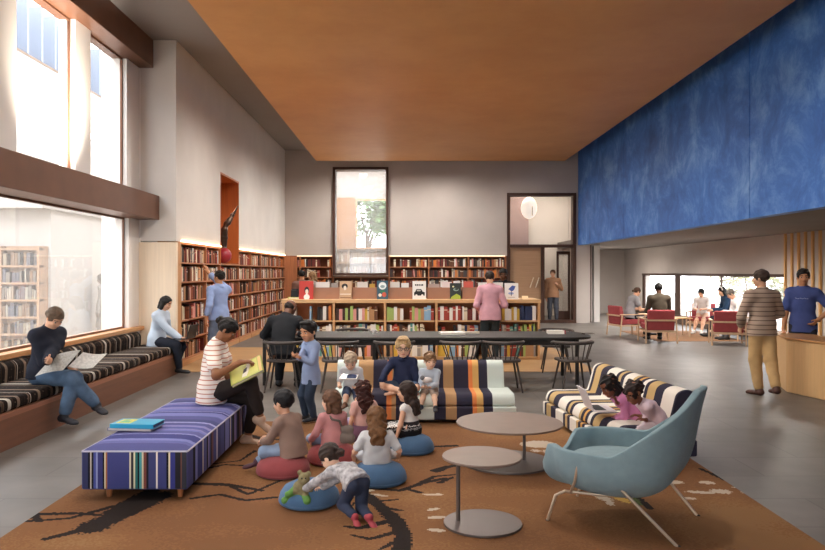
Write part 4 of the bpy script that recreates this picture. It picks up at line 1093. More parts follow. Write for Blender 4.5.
mf = stripes(fst, 'X', -.3925, .3925, key='striped_wool'); ms_ = stripes(side, 'Y', 0, 2.18, key='striped_wool'); mt = stripes(topc, 'Y', 0, 2.18, noise=.01, key='striped_wool')
hw_ = (OX1 - OX0)/2; LY = OY1 - OY0
bm_ = MB()
# body with a softly crowned top, faces split by fabric direction
z0, z1 = .095, .385
bm_.box(-hw_, hw_, 0, LY, z0, z1)
ob = bm_.build('upholstered_body', [ms_, mf, mt], ot, bevel=.018, seg=3)
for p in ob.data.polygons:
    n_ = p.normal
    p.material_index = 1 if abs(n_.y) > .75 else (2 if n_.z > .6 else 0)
cr = MB(); N1, N2 = 14, 30
vs_ = []; fs_ = []
for i in range(N1 + 1):
    for j in range(N2 + 1):
        u, v = i/N1*2 - 1, j/N2*2 - 1
        zz = z1 - .004 + .042*(1 - abs(u)**4)**.5*(1 - abs(v)**8)**.5
        vs_.append((u*(hw_ - .006), (v + 1)/2*(LY - .012) + .006, zz))
for i in range(N1):
    for j in range(N2):
        a = i*(N2+1) + j; fs_.append((a, a + N2 + 1, a + N2 + 2, a + 1))
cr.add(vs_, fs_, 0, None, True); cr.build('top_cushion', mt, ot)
for x in (-hw_ + .16, hw_ - .09):
    for y in (.12, LY - .12): MB().rod((x, y, .0), (x, y, .10), .018, .026, 12).build('leg', wood('#a5683e', .5, 'Z'), ot)
pz = MB()
for x in (-hw_ + .004, hw_ - .004): pz.tube([(x, .01, z1 - .008), (x, LY - .01, z1 - .008)], .007, 6)
pz.tube([(-hw_ + .004, .006, z1 - .008), (hw_ - .004, .006, z1 - .008)], .007, 6).build('piping', mat('#b9b6c6', .8), ot)

# books lying on the ottoman
x_, y_, z_ = W(136, 428, 5.85)
zt = .425
t = thing('lying_book', 'thin striped grey book lying on the ottoman below the turquoise book', 'book', (x_ + .005, y_ + .01, zt), R(-6))
MB().box(-.2, .17, -.1, .1, 0, .004).box(-.2, .17, -.1, .1, .021, .025).box(-.2, -.196, -.1, .1, .004, .021).build('cover', mat('#6d6a80', .5), t); MB().box(-.195, .16, -.096, .096, .004, .021).build('pages', mat('#cfc9c4', .8), t)
t = thing('picture_book', 'turquoise picture book with a yellow label lying on striped ottoman', 'book', (x_ + .01, y_ + .01, zt + .025), R(-5))
MB().box(-.18, .18, -.11, .11, 0, .004).box(-.18, .18, -.11, .11, .028, .033).box(-.18, .18, -.11, -.106, .004, .028).build('cover', mat('#2f9fc4', .35), t)
MB().box(-.175, .175, -.104, .104, .004, .028).build('pages', mat('#55506c', .8), t)
MB().box(-.15, -.03, -.07, .08, .033, .0345).build('label', mat('#d9cf5e', .5), t)
m = MB().box(-.13, -.05, -.05, .0, .0345, .0355).box(-.13, -.08, .02, .06, .0345, .0355); m.build('label_print', mat('#5fb089', .5), t)

# ------------------------------------------------------------------ striped sofas
SW = 1.035
mint, tanc, ink, org = '#cfd8d0', '#b08a62', '#33303f', '#d9824a'
sf_st = [(0, mint), (.13, tanc), (.215, ink), (.30, org), (.325, tanc), (.348, ink), (.45, mint), (.555, ink), (.62, tanc), (.677, ink), (.765, org), (.787, '#d2a765'), (.822, ink), (.872, mint)]
sofa_m = stripes(sf_st, 'X', -SW, SW, key='striped_sofa_fabric')
ch_st = []
q = 0
seq = [('#e4ded3', .035), (ink, .03), ('#bfa270', .075), (ink, .075), ('#e4ded3', .12), (ink, .03), ('#bfa270', .03), (ink, .035), ('#e4ded3', .09), ('#bfa270', .03), (ink, .03), ('#cf9d55', .025), (ink, .03)]
i = 0
while q < 1 and len(ch_st) < 31: ch_st.append((q, seq[i % len(seq)][0])); q += seq[i % len(seq)][1]; i += 1
ch_st = [z for z in ch_st if z[0] < .955] + [(.955, ink)]
chaise_m = stripes(ch_st, 'X', -SW, SW, key='striped_sofa_fabric')
def sofa(label, loc, rz, m):
    t = thing('striped_sofa', label, 'sofa', loc, rz)
    MB().prism(rounded([(-.40, .05), (.36, .05), (.36, .195), (-.40, .195)], .012, 2), -SW, SW, 'X').build('base', m, t, bevel=.006, seg=1)
    MB().prism(rounded([(-.385, .197), (.2, .197), (.2, .325), (-.34, .33)], [.055, .01, .03, .075], 5), -SW + .01, SW - .01, 'X').build('seat_cushion', m, t, smooth=True, bevel=.012, seg=2)
    MB().prism(rounded([(.10, .27), (.36, .197), (.39, .60), (.31, .645), (.205, .61), (.15, .40)], [.03, .02, .05, .05, .05, .06], 5), -SW + .02, SW - .06, 'X').build('backrest', m, t, smooth=True, bevel=.015, seg=2)
    for x in (-SW + .1, SW - .1):
        for y in (-.32, .28): MB().rod((x, y, 0), (x, y, .055), .022, n=10).build('foot', black, t)
    return t
SYC = 8.42
sofa('low striped sofa on the rug with three children sitting on it', (.205, SYC, 0), 0, sofa_m)
sofa('low striped sofa turned sideways behind the pale blue lounge chair', (2.13, 7.42, 0), R(-83), chaise_m)

# ------------------------------------------------------------------ round side tables
taupe = mat('#7d6a5f', .45, var=.06, scale=6, key='taupe_top'); gun = mat('#665c58', .42, .55, key='gunmetal')
def round_table(label, top, base, zt, stem):
    t = thing('side_table', label, 'table', (base[0], base[1], 0))
    dx, dy = top[0] - base[0], top[1] - base[1]
    r1, r2 = top[2], base[2]
    MB().lathe([(r1 - .03, zt - .022), (r1 - .004, zt - .016), (r1, zt - .008), (r1 - .003, zt), (.001, zt)], 64, c=(dx, dy)).build('tabletop', taupe, t)
    MB().lathe([(r2 - .002, .013), (r2, .02), (r2 - .002, .028), (.001, .028)], 56).build('base_disc', gun, t)
    MB().rod((stem[0] - base[0], stem[1] - base[1], .026), (stem[0] - base[0], stem[1] - base[1], zt - .018), .014, n=14).build('stem', gun, t)
round_table('larger round taupe side table with an off-centre stem, on the rug', (.915, 6.32, .465), (.90, 6.38, .40), .385, (1.06, 6.4))
round_table('smaller round taupe side table standing nearest on the rug', (.513, 4.8, .265), (.52, 4.82, .262), .477, (.358, 4.85))

# ------------------------------------------------------------------ pale blue lounge chair
lc = thing('lounge_chair', 'pale blue shell lounge chair on thin steel legs standing on the rug', 'armchair', (1.52, 4.92, 0), math.atan2(-.85, -.53))
bluef = mat('#7f979f', .9, var=.06, scale=14, bump=.4, bscale=260, spec=.15, key='blue_wool', sheen=.1)
NA, NV = 96, 18
def shell(th, v):
    # th = 0 at the back (+y); the rim climbs straight from the arms to a narrow top
    d_ = abs(math.degrees(th)); c_ = math.cos(th)
    k_ = min(1, max(0, (88 - d_)/66)); k_ = k_*k_*(3 - 2*k_)*.35 + k_*.65
    zr = .535 + .42*k_
    if d_ > 148: q_ = min(1, (d_ - 148)/14); zr -= .15*q_*q_*(3 - 2*q_)
    ax_ = .425; ay = (.405 + .10*min(1, max(0, (d_ - 140)/22))) if c_ < 0 else .37; n_ = 3.6
    rr_ = (abs(math.sin(th)/ax_)**n_ + abs(c_/ay)**n_)**(-1/n_)
    px, py = rr_*math.sin(th), rr_*c_
    w_ = 1 - (1 - v)**3.0
    z = .25 + (zr - .25)*(v**2.2*.8 + .2*v)
    t_ = max(0, (z - .36)/.6)
    return (px*w_*(1 - .22*k_*t_ + .0), py*w_ + .09*t_*t_*max(0, c_) - .02*t_*(c_ < 0), z)
vs_ = [shell(0, 0)]; fs_ = []
for k in range(1, NV + 1):
    for a in range(NA): vs_.append(shell(-math.pi + 2*math.pi*a/NA, k/NV))
for a in range(NA): fs_.append((0, 1 + a, 1 + (a+1) % NA))
for k in range(NV - 1):
    for a in range(NA):
        b0 = 1 + k*NA; b1 = b0 + NA; a2 = (a+1) % NA; fs_.append((b0 + a, b1 + a, b1 + a2, b0 + a2))
sh_ = MB().add(vs_, fs_, 0, None, True).build('shell', bluef, lc)
md = sh_.modifiers.new('thick', 'SOLIDIFY'); md.thickness = .045; md.offset = 1
md = sh_.modifiers.new('bev', 'BEVEL'); md.width = .016; md.segments = 3; md.limit_method = 'ANGLE'
sc_ = MB(); P_ = [(math.cos(a*.2618)*.35*(1 if abs(math.cos(a*.2618)) < .9 else .97), math.sin(a*.2618)*.33 - .06) for a in range(24)]
sc_.prism(rounded(P_, .02, 2), .36, .43, 'Z').build('seat_cushion', bluef, lc, bevel=.025, seg=3)
for s in (-1, 1):
    MB().tube([(s*.31, -.46, .0), (s*.305, -.40, .19), (s*.30, -.34, .225), (s*.28, -.1, .235), (s*.24, .1, .245)], .0105, 10).build('leg', steel, lc)
    MB().tube([(s*.33, .40, .0), (s*.435, -.03, .43)], .0105, 10).build('leg', steel, lc)
    MB().tube([(s*.30, -.33, .226), (s*.38, -.27, .25), (s*.445, -.22, .34), (s*.45, -.20, .45)], .0095, 8).build('side_brace', steel, lc)
    MB().ball((s*.31, -.46, .006), .014, 10, 6).ball((s*.33, .40, .006), .014, 10, 6).build('glide', black, lc)

# ------------------------------------------------------------------ floor cushions
def pouf(label, x, y, r_, col, h_=.165):
    t = thing('pouf', label, 'floor cushion', (x, y, .012))
    MB().lathe([(r_*.86, 0), (r_*.97, .015), (r_, .045), (r_*.95, .085), (r_*.82, .125), (r_*.6, .15), (r_*.3, h_), (.001, h_)], 40).build('cover', mat(col, .9, var=.05, scale=10, bump=.3, bscale=240, spec=.15, sheen=.1), t)
    MB().tube([(r_*.985*math.cos(a*.157), r_*.985*math.sin(a*.157), .03) for a in range(40)], .005, 6, closed=True).build('seam', mat(col, .9), t)
pouf('red floor cushion under the boy in the brown sweater', -1.02, 6.03, .225, '#8c4547')
pouf('red floor cushion under the girl with the grey shoulder strap', -.65, 6.42, .225, '#95494a')
pouf('blue floor cushion that the crawling child leans across', -.70, 5.27, .222, '#4b6888')
pouf('blue floor cushion under the girl with wavy light brown hair', -.21, 5.8, .225, '#4b6888')
pouf('blue floor cushion under the girl in the black and white dress', .06, 6.78, .215, '#4b6888')
pouf('plum floor cushion under the girl with long curly dark hair', -.42, 7.3, .2, '#6c4a5c', .13)

# ------------------------------------------------------------------ reading table, spindle chairs
wal = wood('#1f1915', .62, 'X', .18, 'dark_table'); chm = mat('#453d39', .55, var=.05, scale=8, key='chair_paint')
tb = thing('reading_table', 'long dark reading table in front of the low bookcase', 'table', (.38, 11.3, 0))
hl_ = 2.48
MB().prism(rounded([(-hl_, -.58), (hl_, -.58), (hl_, .58), (-hl_, .58)], [.05, .45, .45, .05], 8), .69, .725, 'Z').build('tabletop', wal, tb, bevel=.006, seg=1)
MB().box(-hl_ + .1, hl_ - .3, -.5, -.47, .60, .69).box(-hl_ + .1, hl_ - .3, .47, .5, .60, .69).build('apron', wal, tb)
for px in (264.5, 374, 484, 577):
    x = W(px, 0, 10.8)[0] - .38
    for y in (-.5, .5): MB().box(x - .024, x + .024, y - .024, y + .024, 0, .69).build('leg', wal, tb, bevel=.004, seg=1)
    MB().box(x - .02, x + .02, -.476, .476, .61, .66).build('crossbar', wal, tb)
def spindle_chair():
    t = thing('spindle_chair', 'x', 'chair', group='dark spindle-back chairs around the reading table')   # faces +y
    MB().prism(rounded([(-.23, -.2), (.23, -.2), (.235, .24), (-.235, .24)], [.16, .16, .08, .08], 6), .425, .46, 'Z').build('seat', chm, t, bevel=.01, seg=2)
    for sx in (-1, 1):
        for sy in (-1, 1): MB().rod((sx*.16, .02 + sy*.15, .43), (sx*.235, .02 + sy*.225, 0), .017, .011, 10).build('leg', chm, t)
    rail = []
    for k in range(25):
        a = math.pi*(1 + k/24); rail.append((.285*math.cos(a), .06 + .275*math.sin(a), .70))
    rail = [(-.27, .2, .675), (-.285, .12, .69)] + rail + [(.285, .12, .69), (.27, .2, .675)]
    MB().tube(rail, [.016, .018] + [.019 + .006*math.sin(math.pi*k/24) for k in range(25)] + [.018, .016], 10).build('back_rail', chm, t)
    for k in range(9):
        a = math.pi*(1.04 + .92*k/8)
        MB().rod((.19*math.cos(a), .03 + .2*math.sin(a), .45), (.28*math.cos(a), .06 + .27*math.sin(a), .70), .0085, n=8).build('spindle', chm, t)
    return t
sp0 = spindle_chair()
spots = [(283.5, 388, 0, 'dark spindle-back chair occupied by the man in black at the table'), (338, 392, 4, 'dark spindle-back chair hidden by the boy in the blue shirt and sofa end'),
         (394, 391, -3, 'dark spindle-back chair behind the sofa and the blond boy in navy'), (461, 391, 2, 'dark spindle-back chair just behind the striped sofa, beside its pale right end'), (504, 391, 0, 'dark spindle-back chair past the right end of the striped sofa'),
         (574, 391, 6, 'dark spindle-back chair standing alone at the right end of the table')]
for i, (px, py, a, lab) in enumerate(spots):
    Y = 10.3; x = (px - CX)*Y/FPX
    place(sp0, i, (x, Y, 0), R(a), lab)
place(sp0, 1, ((557 - CX)*12.2/FPX, 12.3, .006), R(172), 'dark spindle-back chair on the far side of the table near its right end')
place(sp0, 1, ((352 - CX)*12.2/FPX, 12.3, .006), R(184), 'dark spindle-back chair on the far side of the table near its middle')
# things on the table
def flatbook(label, px, py, Y, z, w_, d_, h_, rz, col, pg='#eee7dc', name='lying_book', cat='book'):
    x = (px - CX)*Y/FPX
    t = thing(name, label, cat, (x, Y, z), rz)
    MB().box(-w_/2, w_/2, -d_/2, d_/2, 0, .003).box(-w_/2, w_/2, -d_/2, d_/2, h_ - .003, h_).box(-w_/2, -w_/2 + .003, -d_/2, d_/2, .003, h_ - .003).build('cover', mat(col, .5), t)
    MB().box(-w_/2 + .003, w_/2 - .005, -d_/2 + .004, d_/2 - .004, .003, h_ - .003).build('pages', mat(pg, .8), t)
    return t
ZT_ = .7255
flatbook('white magazine lying on the dark table before the low bookcase', 452, 333, 11.35, ZT_, .38, .26, .03, R(8), '#d9d3ca')
flatbook('thin tan book lying on the dark table beside the white magazine', 470, 333, 11.5, ZT_, .3, .2, .02, R(-5), '#a99a88')
wb_ = flatbook('thick white book with a red spine lying at the right table end', 556, 331, 11.4, ZT_, .27, .2, .05, R(-3), '#e8e2da'); 
MB().box(.115, .137, -.101, .101, -.0005, .0505).build('red_spine', mat('#8f3535', .5), wb_)
flatbook('small brown notebook lying at the right end of the table', 588, 331, 11.3, ZT_, .16, .12, .015, R(10), '#3f322b')
x = (374 - CX)*11.3/FPX
t = thing('cup', 'small white cup standing on the dark table above the sofa', 'cup', (x, 11.3, ZT_))
MB().lathe([(.024, 0), (.032, .02), (.04, .075), (.036, .075), (.028, .02), (.001, .012)], 24).build('bowl', white, t); MB().tube([(.036, 0, .06), (.062, 0, .05), (.058, 0, .025), (.032, 0, .02)], .005, 6).build('handle', white, t)
for i, (px, Y, lab) in enumerate(((341, 13.97, 'small white figurine on the middle row of the low bookcase, second bay'), (356, 13.98, 'small pale bowl on the middle row of the low bookcase, second bay'), (404, 13.97, 'small white figurine on the middle row of the low bookcase, third bay'), (414, 13.98, 'small white jar on the middle row of the low bookcase, third bay'))):
    x = (px - CX)*Y/FPX
    t = thing(('figurine', 'bowl', 'figurine', 'jar')[i], lab, ('figurine', 'bowl', 'figurine', 'jar')[i], (x, Y, .4145))
    prof = [[(.05, 0), (.05, .02), (.02, .06), (.045, .12), (.02, .17), (.03, .2), (.001, .23)], [(.03, 0), (.07, .06), (.075, .1), (.068, .1), (.02, .02), (.001, .02)], [(.06, 0), (.06, .02), (.03, .05), (.04, .1), (.015, .14), (.028, .17), (.001, .2)], [(.04, 0), (.06, .05), (.06, .1), (.035, .14), (.035, .17), (.001, .17)]][i]
    MB().lathe(prof, 20).build('body', white, t)
t = thing('paper_note', 'small cream paper tent lying on the right end of the low bookcase', 'paper', ((524 - CX)*14.3/FPX, 14.2, 1.17))
MB().prism([(-.05, 0), (.0, .06), (.05, 0), (.046, 0), (0, .055), (-.046, 0)], -.06, .06, 'X').build('sheet', mat('#e3c9a0', .7), t)

# ------------------------------------------------------------------ red armchairs, low tables, rug in the side area
redf = mat('#98474a', .85, var=.06, scale=10, bump=.3, bscale=200, spec=.15, key='red_fabric'); ash = wood('#c9a98a', .5, 'Z', .1, 'pale_ash')
def red_chair():
    t = thing('red_armchair', 'x', 'armchair', group='red armchairs by the low window')     # faces +y
    MB().prism(rounded([(-.33, .30), (.36, .34), (.36, .46), (-.33, .43)], .04, 4), -.31, .31, 'X').build('seat_cushion', redf, t, smooth=True, bevel=.015, seg=2)
    MB().prism(rounded([(-.36, .30), (-.24, .32), (-.30, .80), (-.41, .80)], .04, 4), -.31, .31, 'X').build('back_cushion', redf, t, smooth=True, bevel=.015, seg=2)
    for sx in (-1, 1):
        MB().rod((sx*.365, -.40, 0), (sx*.355, -.34, .56), .019, n=8).build('leg', ash, t); MB().rod((sx*.365, .36, 0), (sx*.355, .32, .58), .019, n=8).build('leg', ash, t)
        MB().box(sx*.355 - .026, sx*.355 + .026, -.40, .38, .565, .592).build('armrest', ash, t, bevel=.006, seg=1)
    MB().box(-.345, .345, -.385, -.36, .26, .31).box(-.345, .345, .30, .33, .26, .31).box(-.355, -.33, -.36, .32, .27, .30).box(.33, .355, -.36, .32, .27, .30).build('seat_frame', ash, t)
    MB().box(-.345, .345, -.42, -.40, .53, .57).build('back_crossbar', ash, t)
    return t
rc0 = red_chair()
RCS = [((627 - CX)*19.3/FPX, 19.3, -78, 'leftmost red armchair, turned sideways with the reader in grey'), ((657 - CX)*17.5/FPX, 17.5, -4, 'red armchair seen from behind, holding the man in the dark jacket'),
       ((727 - CX)*16.9/FPX, 16.9, -18, 'empty red armchair seen from behind, nearest the striped-sweater man'), ((702 - CX)*20.2/FPX, 20.2, 150, 'red armchair facing out, with the girl in white'),
       ((727 - CX)*18.9/FPX + .1, 18.9, 75, 'red armchair by the window with the person in dark blue'), ((741 - CX)*18.2/FPX + .1, 18.0, 80, 'red armchair by the window with the person in white bending forward')]
for i, (x, y, a, lab) in enumerate(RCS): place(rc0, i, (x, y, 0.008 if 6.2 < x < 8.4 and 17.6 < y < 20.8 else 0), R(a), lab)
def low_table(label, x, y, w_, d_, h_, rz=0):
    t = thing('low_table', label, 'table', (x, y, .008), rz)
    MB().box(-w_/2, w_/2, -d_/2, d_/2, h_ - .03, h_).build('tabletop', wood('#c59a6c', .5, 'X', .12, 'pale_table'), t, bevel=.006, seg=1)
    for sx in (-1, 1):
        for sy in (-1, 1): MB().rod((sx*(w_/2 - .05), sy*(d_/2 - .05), 0), (sx*(w_/2 - .06), sy*(d_/2 - .06), h_ - .03), .016, .02, 8).build('leg', ash, t)
low_table('pale wooden low table between the red armchairs', 7.1, 19.0, .75, .6, .5)
low_table('small pale side table beside the leftmost red armchair', (645 - CX)*19.9/FPX, 20.2, .5, .5, .52)
o = MB().box(6.2, 8.4, 17.65, 20.75, 0, .008).build('rug', mat('#8a6547', .95, var=.15, scale=5, key='wool')); tag(o, 'orange-brown rug lying under the red armchairs by the low window', 'rug')

# ------------------------------------------------------------------ service counter on the right
ct = thing('service_counter', 'oak service counter at the right between two standing men', 'counter', (5.4, 10.2, 0))
cp = [(0, 0), (.14, -.64), (.85, -3.9), (1.3, -3.8), (.62, -.62), (.62, .96), (.32, .96)]
MB().prism(cp, .0, .745, 'Z').build('body', wood('#d8b07e', .5, 'Z', .08, 'counter_oak'), ct, bevel=.01, seg=1)
cp2 = [(-.02, 0), (.12, -.65), (.83, -3.93), (1.34, -3.82), (.66, -.63), (.66, .99), (.30, .99)]
MB().prism(cp2, .745, .775, 'Z').build('worktop', wood('#bd8b58', .4, 'Y', .15, 'counter_oak'), ct, bevel=.006, seg=1)

# ------------------------------------------------------------------ sculpture in the niche
nsx, nsy = -4.02, 15.95
sc0 = thing('sculpture', 'bronze dancer sculpture balancing on a red ball in the wall niche', 'sculpture', (nsx, nsy, 1.891))
MB().ball((0, 0, .175), .175, 28, 18).build('ball', mat('#9c2434', .3, spec=.6), sc0)
pr = [RC((0, 0, .35), (-.02, 0, .62), .022, .035, .02), RC((-.02, 0, .62), (.0, .02, .82), .035, .05, .03), RC((.03, .02, .36), (.03, .03, .6), .022, .032, .02), RC((.03, .03, .6), (.02, .02, .82), .032, .048, .03),
      RC((.0, .02, .82), (.05, .05, .98), .05, .062, .04, (1, 0, 0), .8), RC((.05, .05, .98), (.09, .09, 1.1), .06, .05, .03), EL((.12, .12, 1.2), np.eye(3), (.04, .045, .055), .02),
      RC((.09, .09, 1.1), (.14, .18, 1.25), .024, .019, .015), RC((.14, .18, 1.25), (.18, .23, 1.42), .019, .013, .01), RC((.08, .06, 1.08), (.15, .12, 1.28), .024, .018, .015), RC((.15, .12, 1.28), (.2, .2, 1.45), .018, .012, .01),
      RC((-.03, .0, .80), (-.12, -.06, .78), .035, .02, .02), EL((.0, .01, .345), np.eye(3), (.05, .06, .02), .02)]
vs_, fs_ = sdf_mesh(pr, .009)
vs_ = (vs_ - [0, 0, .35])*[1.3, 1.3, .86] + [0, 0, .35]
np_obj('figure', vs_, fs_, mat('#54443a', .3, .8), sc0)
# ------------------------------------------------------------------ people
def px(x, y, Y): return ('w',) + W(x, y, Y)
def cloth(c_, var=.06, **k): return mat(c_, .9, var=var, scale=12, bump=.25, bscale=150, spec=.15, key='cloth', **k)
def zstripes(stops, per, axis='Z'): return stripes(stops, axis, 0, per, repeat=True, key='striped_knit')
denim = cloth('#53677f', .2); denim_l = cloth('#8495ad', .15); denim_d = cloth('#374355', .15)

# woman with newspaper on the bench
YW = 8.0
nx_, ny_ = (44 - CX)*YW/FPX, YW
p = person('woman in dark navy cardigan and flared jeans reading a newspaper on the bench', nx_, ny_, -112, 1.68, 0, pel=(0, 0, .565), lean=3, lean2=14, head=(-8, 38, 0),
    rh=(px(66, 371, 7.95), (-.3, 1, .1), (-1, 0, .2), 50), lh=(px(45, 365, 7.6), (.3, 1, .1), (1, 0, .3), 50), le=(-.6, -.4, -.6), re=(.6, -.4, -.6),
    lf=((px(64, 416, 7.75)), (.1, 1, -.08)), rf=(px(97, 405, 7.95), (.35, 1, -.12)), lk=(-.1, 1, .5), rk=(.2, 1, .6),
    skin='light', hair=('lowbun', '#5a4838'), top=cloth('#292b35'), sleeve=1.95, bot=denim, leg=1.86, wide=1.28, shoe='#25242a', sole='#d8d4cd', woman=True, hem=-.02)
def sheet(m, c, u, v, n=8, sag=.0, th=.003, mi=0):
    c, u, v = Vector(c), Vector(u), Vector(v); N = u.cross(v).normalized()
    vs = []; fs = []
    for k in range(2):
        for i in range(n + 1):
            for j in range(n + 1):
                a, b = i/n*2 - 1, j/n*2 - 1
                vs.append(tuple(c + u*a + v*b + N*(sag*(a*a) + (th if k else 0))))
    q = (n+1)**2
    for i in range(n):
        for j in range(n):
            a = i*(n+1) + j; fs.append((a, a + 1, a + n + 2, a + n + 1)); fs.append((q + a, q + a + n + 1, q + a + n + 2, q + a + 1))
    for j in range(n):
        fs.append((j, q + j, q + j + 1, j + 1)); e = n*(n+1) + j; fs.append((e, e + 1, q + e + 1, q + e))
        s0, s1 = j*(n+1), (j+1)*(n+1); fs.append((s0, s1, q + s1, q + s0)); fs.append((s0 + n, q + s0 + n, q + s1 + n, s1 + n))
    return m.add(vs, fs, mi, None, True)
news = mat('#aaa69f', .8, var=.25, scale=55, key='newsprint')
t = thing('newspaper', 'open newspaper held by the woman on the bench', 'newspaper', W(72, 364, 7.85))
sheet(MB(), (-.12, -.08, .03), (.14, .02, .03), (.06, .08, .10), sag=-.02).build('left_pages', news, t)
sheet(MB(), (.15, .06, .02), (.12, .03, -.01), (.05, .07, .07), sag=.03, th=.006).build('right_pages', mat('#c9c4bc', .8, var=.2, scale=50, key='newsprint'), t)
# woman with laptop at the end of the bench
YL = 12.0
p = person('woman in pale blue blouse with dark shoulder-length hair typing on a laptop at bench end', (157 - CX)*YL/FPX, YL, -98, 1.64, 0, pel=(0, 0, .55), lean=5, lean2=16, head=(0, 22, 0),
    rh=(px(180, 338, 11.85), (0, 1, -.1), (0, 0, -1), 20), lh=(px(178, 338, 12.1), (0, 1, -.1), (0, 0, -1), 20), lf=px(174, 369, 12.0), rf=px(179, 369, 11.8), skin='light', hair=('bob', 'black'), top=cloth('#bcc8d6'), sleeve=1.95, bot=cloth('#23262f'), leg=1.9, wide=1.05, shoe='#1f1f22', sole='#c9c4bd', woman=True, res=.0105)
def laptop(label, c, rz, col, tilt=105, w_=.33, d_=.23):
    t = thing('laptop', label, 'laptop', c, rz)        # screen at +y side, user at -y
    MB().box(-w_/2, w_/2, -d_/2, d_/2, 0, .014).build('keyboard_base', mat(col, .4, .2), t, bevel=.004, seg=1)
    MB().box(-w_*.44, w_*.44, -.02, d_*.4, .0141, .0155).build('keys', black, t)
    M = Matrix.Translation((0, d_/2, .012)) @ Matrix.Rotation(R(180 - tilt) - R(90), 4, 'X')
    o = MB().box(-w_/2, w_/2, -.004, .004, 0, d_, 0).build('screen', mat(col, .4, .2), t, bevel=.003, seg=1); o.matrix_local = M
    o2 = MB().box(-w_*.46, w_*.46, -.0055, -.0042, .012, d_ - .012).build('display', mat('#2a2d33', .2), o)
    return t
laptop('open black laptop on the knees of the woman at the bench end', W(184.5, 338.5, 11.95), R(-98), '#1d1f24')
# man reaching up to the shelf
p = person('man in light blue shirt and jeans reaching up to the left wall bookcase', -3.42, 13.25, 52, 1.74, 0, lean=0, head=(14, -6, 0), lh=((-.3, -.02, .86), (0, .1, -1)), rh=(('w', -3.86, 13.65, 1.80), (-.1, .3, 1), (0, 1, 0), 20), re=(.6, .1, -.4), lf=(-.11, -.02, .078), rf=(.10, .0, .078), skin='tan', hair=('short', 'black'),
    top=cloth('#93a6d0'), sleeve=1.6, bot=cloth('#68748a', .12), leg=1.9, wide=1.1, shoe='#3a2f2a', hem=-.05, collar=1, res=.0105)
# the reader on the ottoman
YT = 7.05
p = person('woman in striped tee and black trousers sitting on the ottoman, reading aloud', (212 - CX)*YT/FPX, YT, -88, 1.66, 0, pel=(0, 0, .505), lean=1, lean2=13, head=(-4, 34, 0),
    rh=(px(240, 362.5, 6.78), (-.05, 1, .10), (0, .2, -1), 28), lh=(px(240, 377, 7.0), (.2, 1, .15), (0, .1, 1), 30), re=(.45, -.6, -.6), le=(-.4, -.5, -.6),
    rf=(px(261, 419, 7.0), (.0, .75, -.55)), lf=(px(247.5, 437.5, 7.12), (.1, 1, -.15)), rk=(.05, 1, .75), lk=(-.1, 1, .45),
    skin='brown', hair=('bun', 'black'), top=zstripes([(0, '#efe3d8'), (.66, '#c07a62'), (.86, '#efe3d8')], .042), sleeve=.62, bot=cloth('#2c2523'), leg=1.78, wide=.98, shoe='#c3a68f', sole='#a88b76', woman=True, hem=-.045)
bk = thing('picture_book', 'green picture book held open on the lap of the woman on the ottoman', 'book', W(246.5, 371, 6.78))
bk.rotation_euler = (Matrix.Rotation(R(-27), 4, 'Y') @ Matrix.Rotation(R(38), 4, 'X')).to_euler()
MB().box(-.165, .165, -.11, .11, .008, .013).box(-.165, .165, -.11, .11, -.016, -.011).box(.16, .165, -.11, .11, -.011, .008).build('cover', mat('#a9ad57', .45), bk)
MB().box(-.16, .159, -.106, .106, -.011, .008).build('pages', page, bk)
m = MB().box(-.15, .12, -.095, .095, .0131, .014); m.build('cover_panel', mat('#c9c36b', .45), bk)
m = MB(); m.prism([(-.05, -.075), (.0, -.08), (.03, -.02), (.055, .06), (.02, .075), (-.0, .02), (-.03, -.01)], .0141, .015, 'Z').build('cover_figure', mat('#ece3cf', .5), bk)
m = MB(); m.prism([(-.035, -.03), (.005, -.02), (.02, .03), (-.02, .02)], .0151, .016, 'Z').build('cover_dark_shape', mat('#40383a', .5), bk)
MB().box(.13, .158, -.1, .1, .0131, .0142).build('cover_strip', mat('#d9b276', .5), bk)
# man in black at the table
p = person('bald man in a black sweater sitting at the table with his back turned', -1.76, 10.33, -4, 1.76, 0, pel=(0, .02, .55), lean=12, lean2=32, head=(-22, 42, 0), lh=((-.18, .52, .77), (.6, .6, 0), (0, 0, -1), 15), rh=((.16, .50, .77), (-.5, .7, 0), (0, 0, -1), 15), le=(-.8, -.1, -.5), re=(.8, -.1, -.5),
    lf=(-.14, .36, .08), rf=(.16, .30, .08), skin='#6b4634', hair=('bald', '#2a1e18'), top=cloth('#27282b'), sleeve=2, bot=cloth('#1f2024'), shoe='#161618', wide=1.1, hem=-.03, res=.010)
# boy standing in blue shirt
p = person('boy in light blue shirt and dark jeans standing beside the sofa', (311 - CX)*8.15/FPX, 8.15, 124, 1.165, .8, head=(20, 14, 0), lean=0, lh=(px(298, 357, 7.95), (.6, .7, .2), (.6, 0, 1), 45), rh=(px(300, 359, 7.9), (-.5, .8, .3), (0, 0, 1), 40), le=(-.6, -.6, -.5), re=(.6, -.6, -.5),
    lf=(-.07, .0, .06), rf=(.075, .03, .06), skin='tan', hair=('quiff', 'black'), top=cloth('#8c9bba'), sleeve=1.9, bot=denim_d, leg=1.9, wide=1.1, shoe='#2a2a30', sole='#cfcac4', hem=-.09, collar=1, z0=.012)
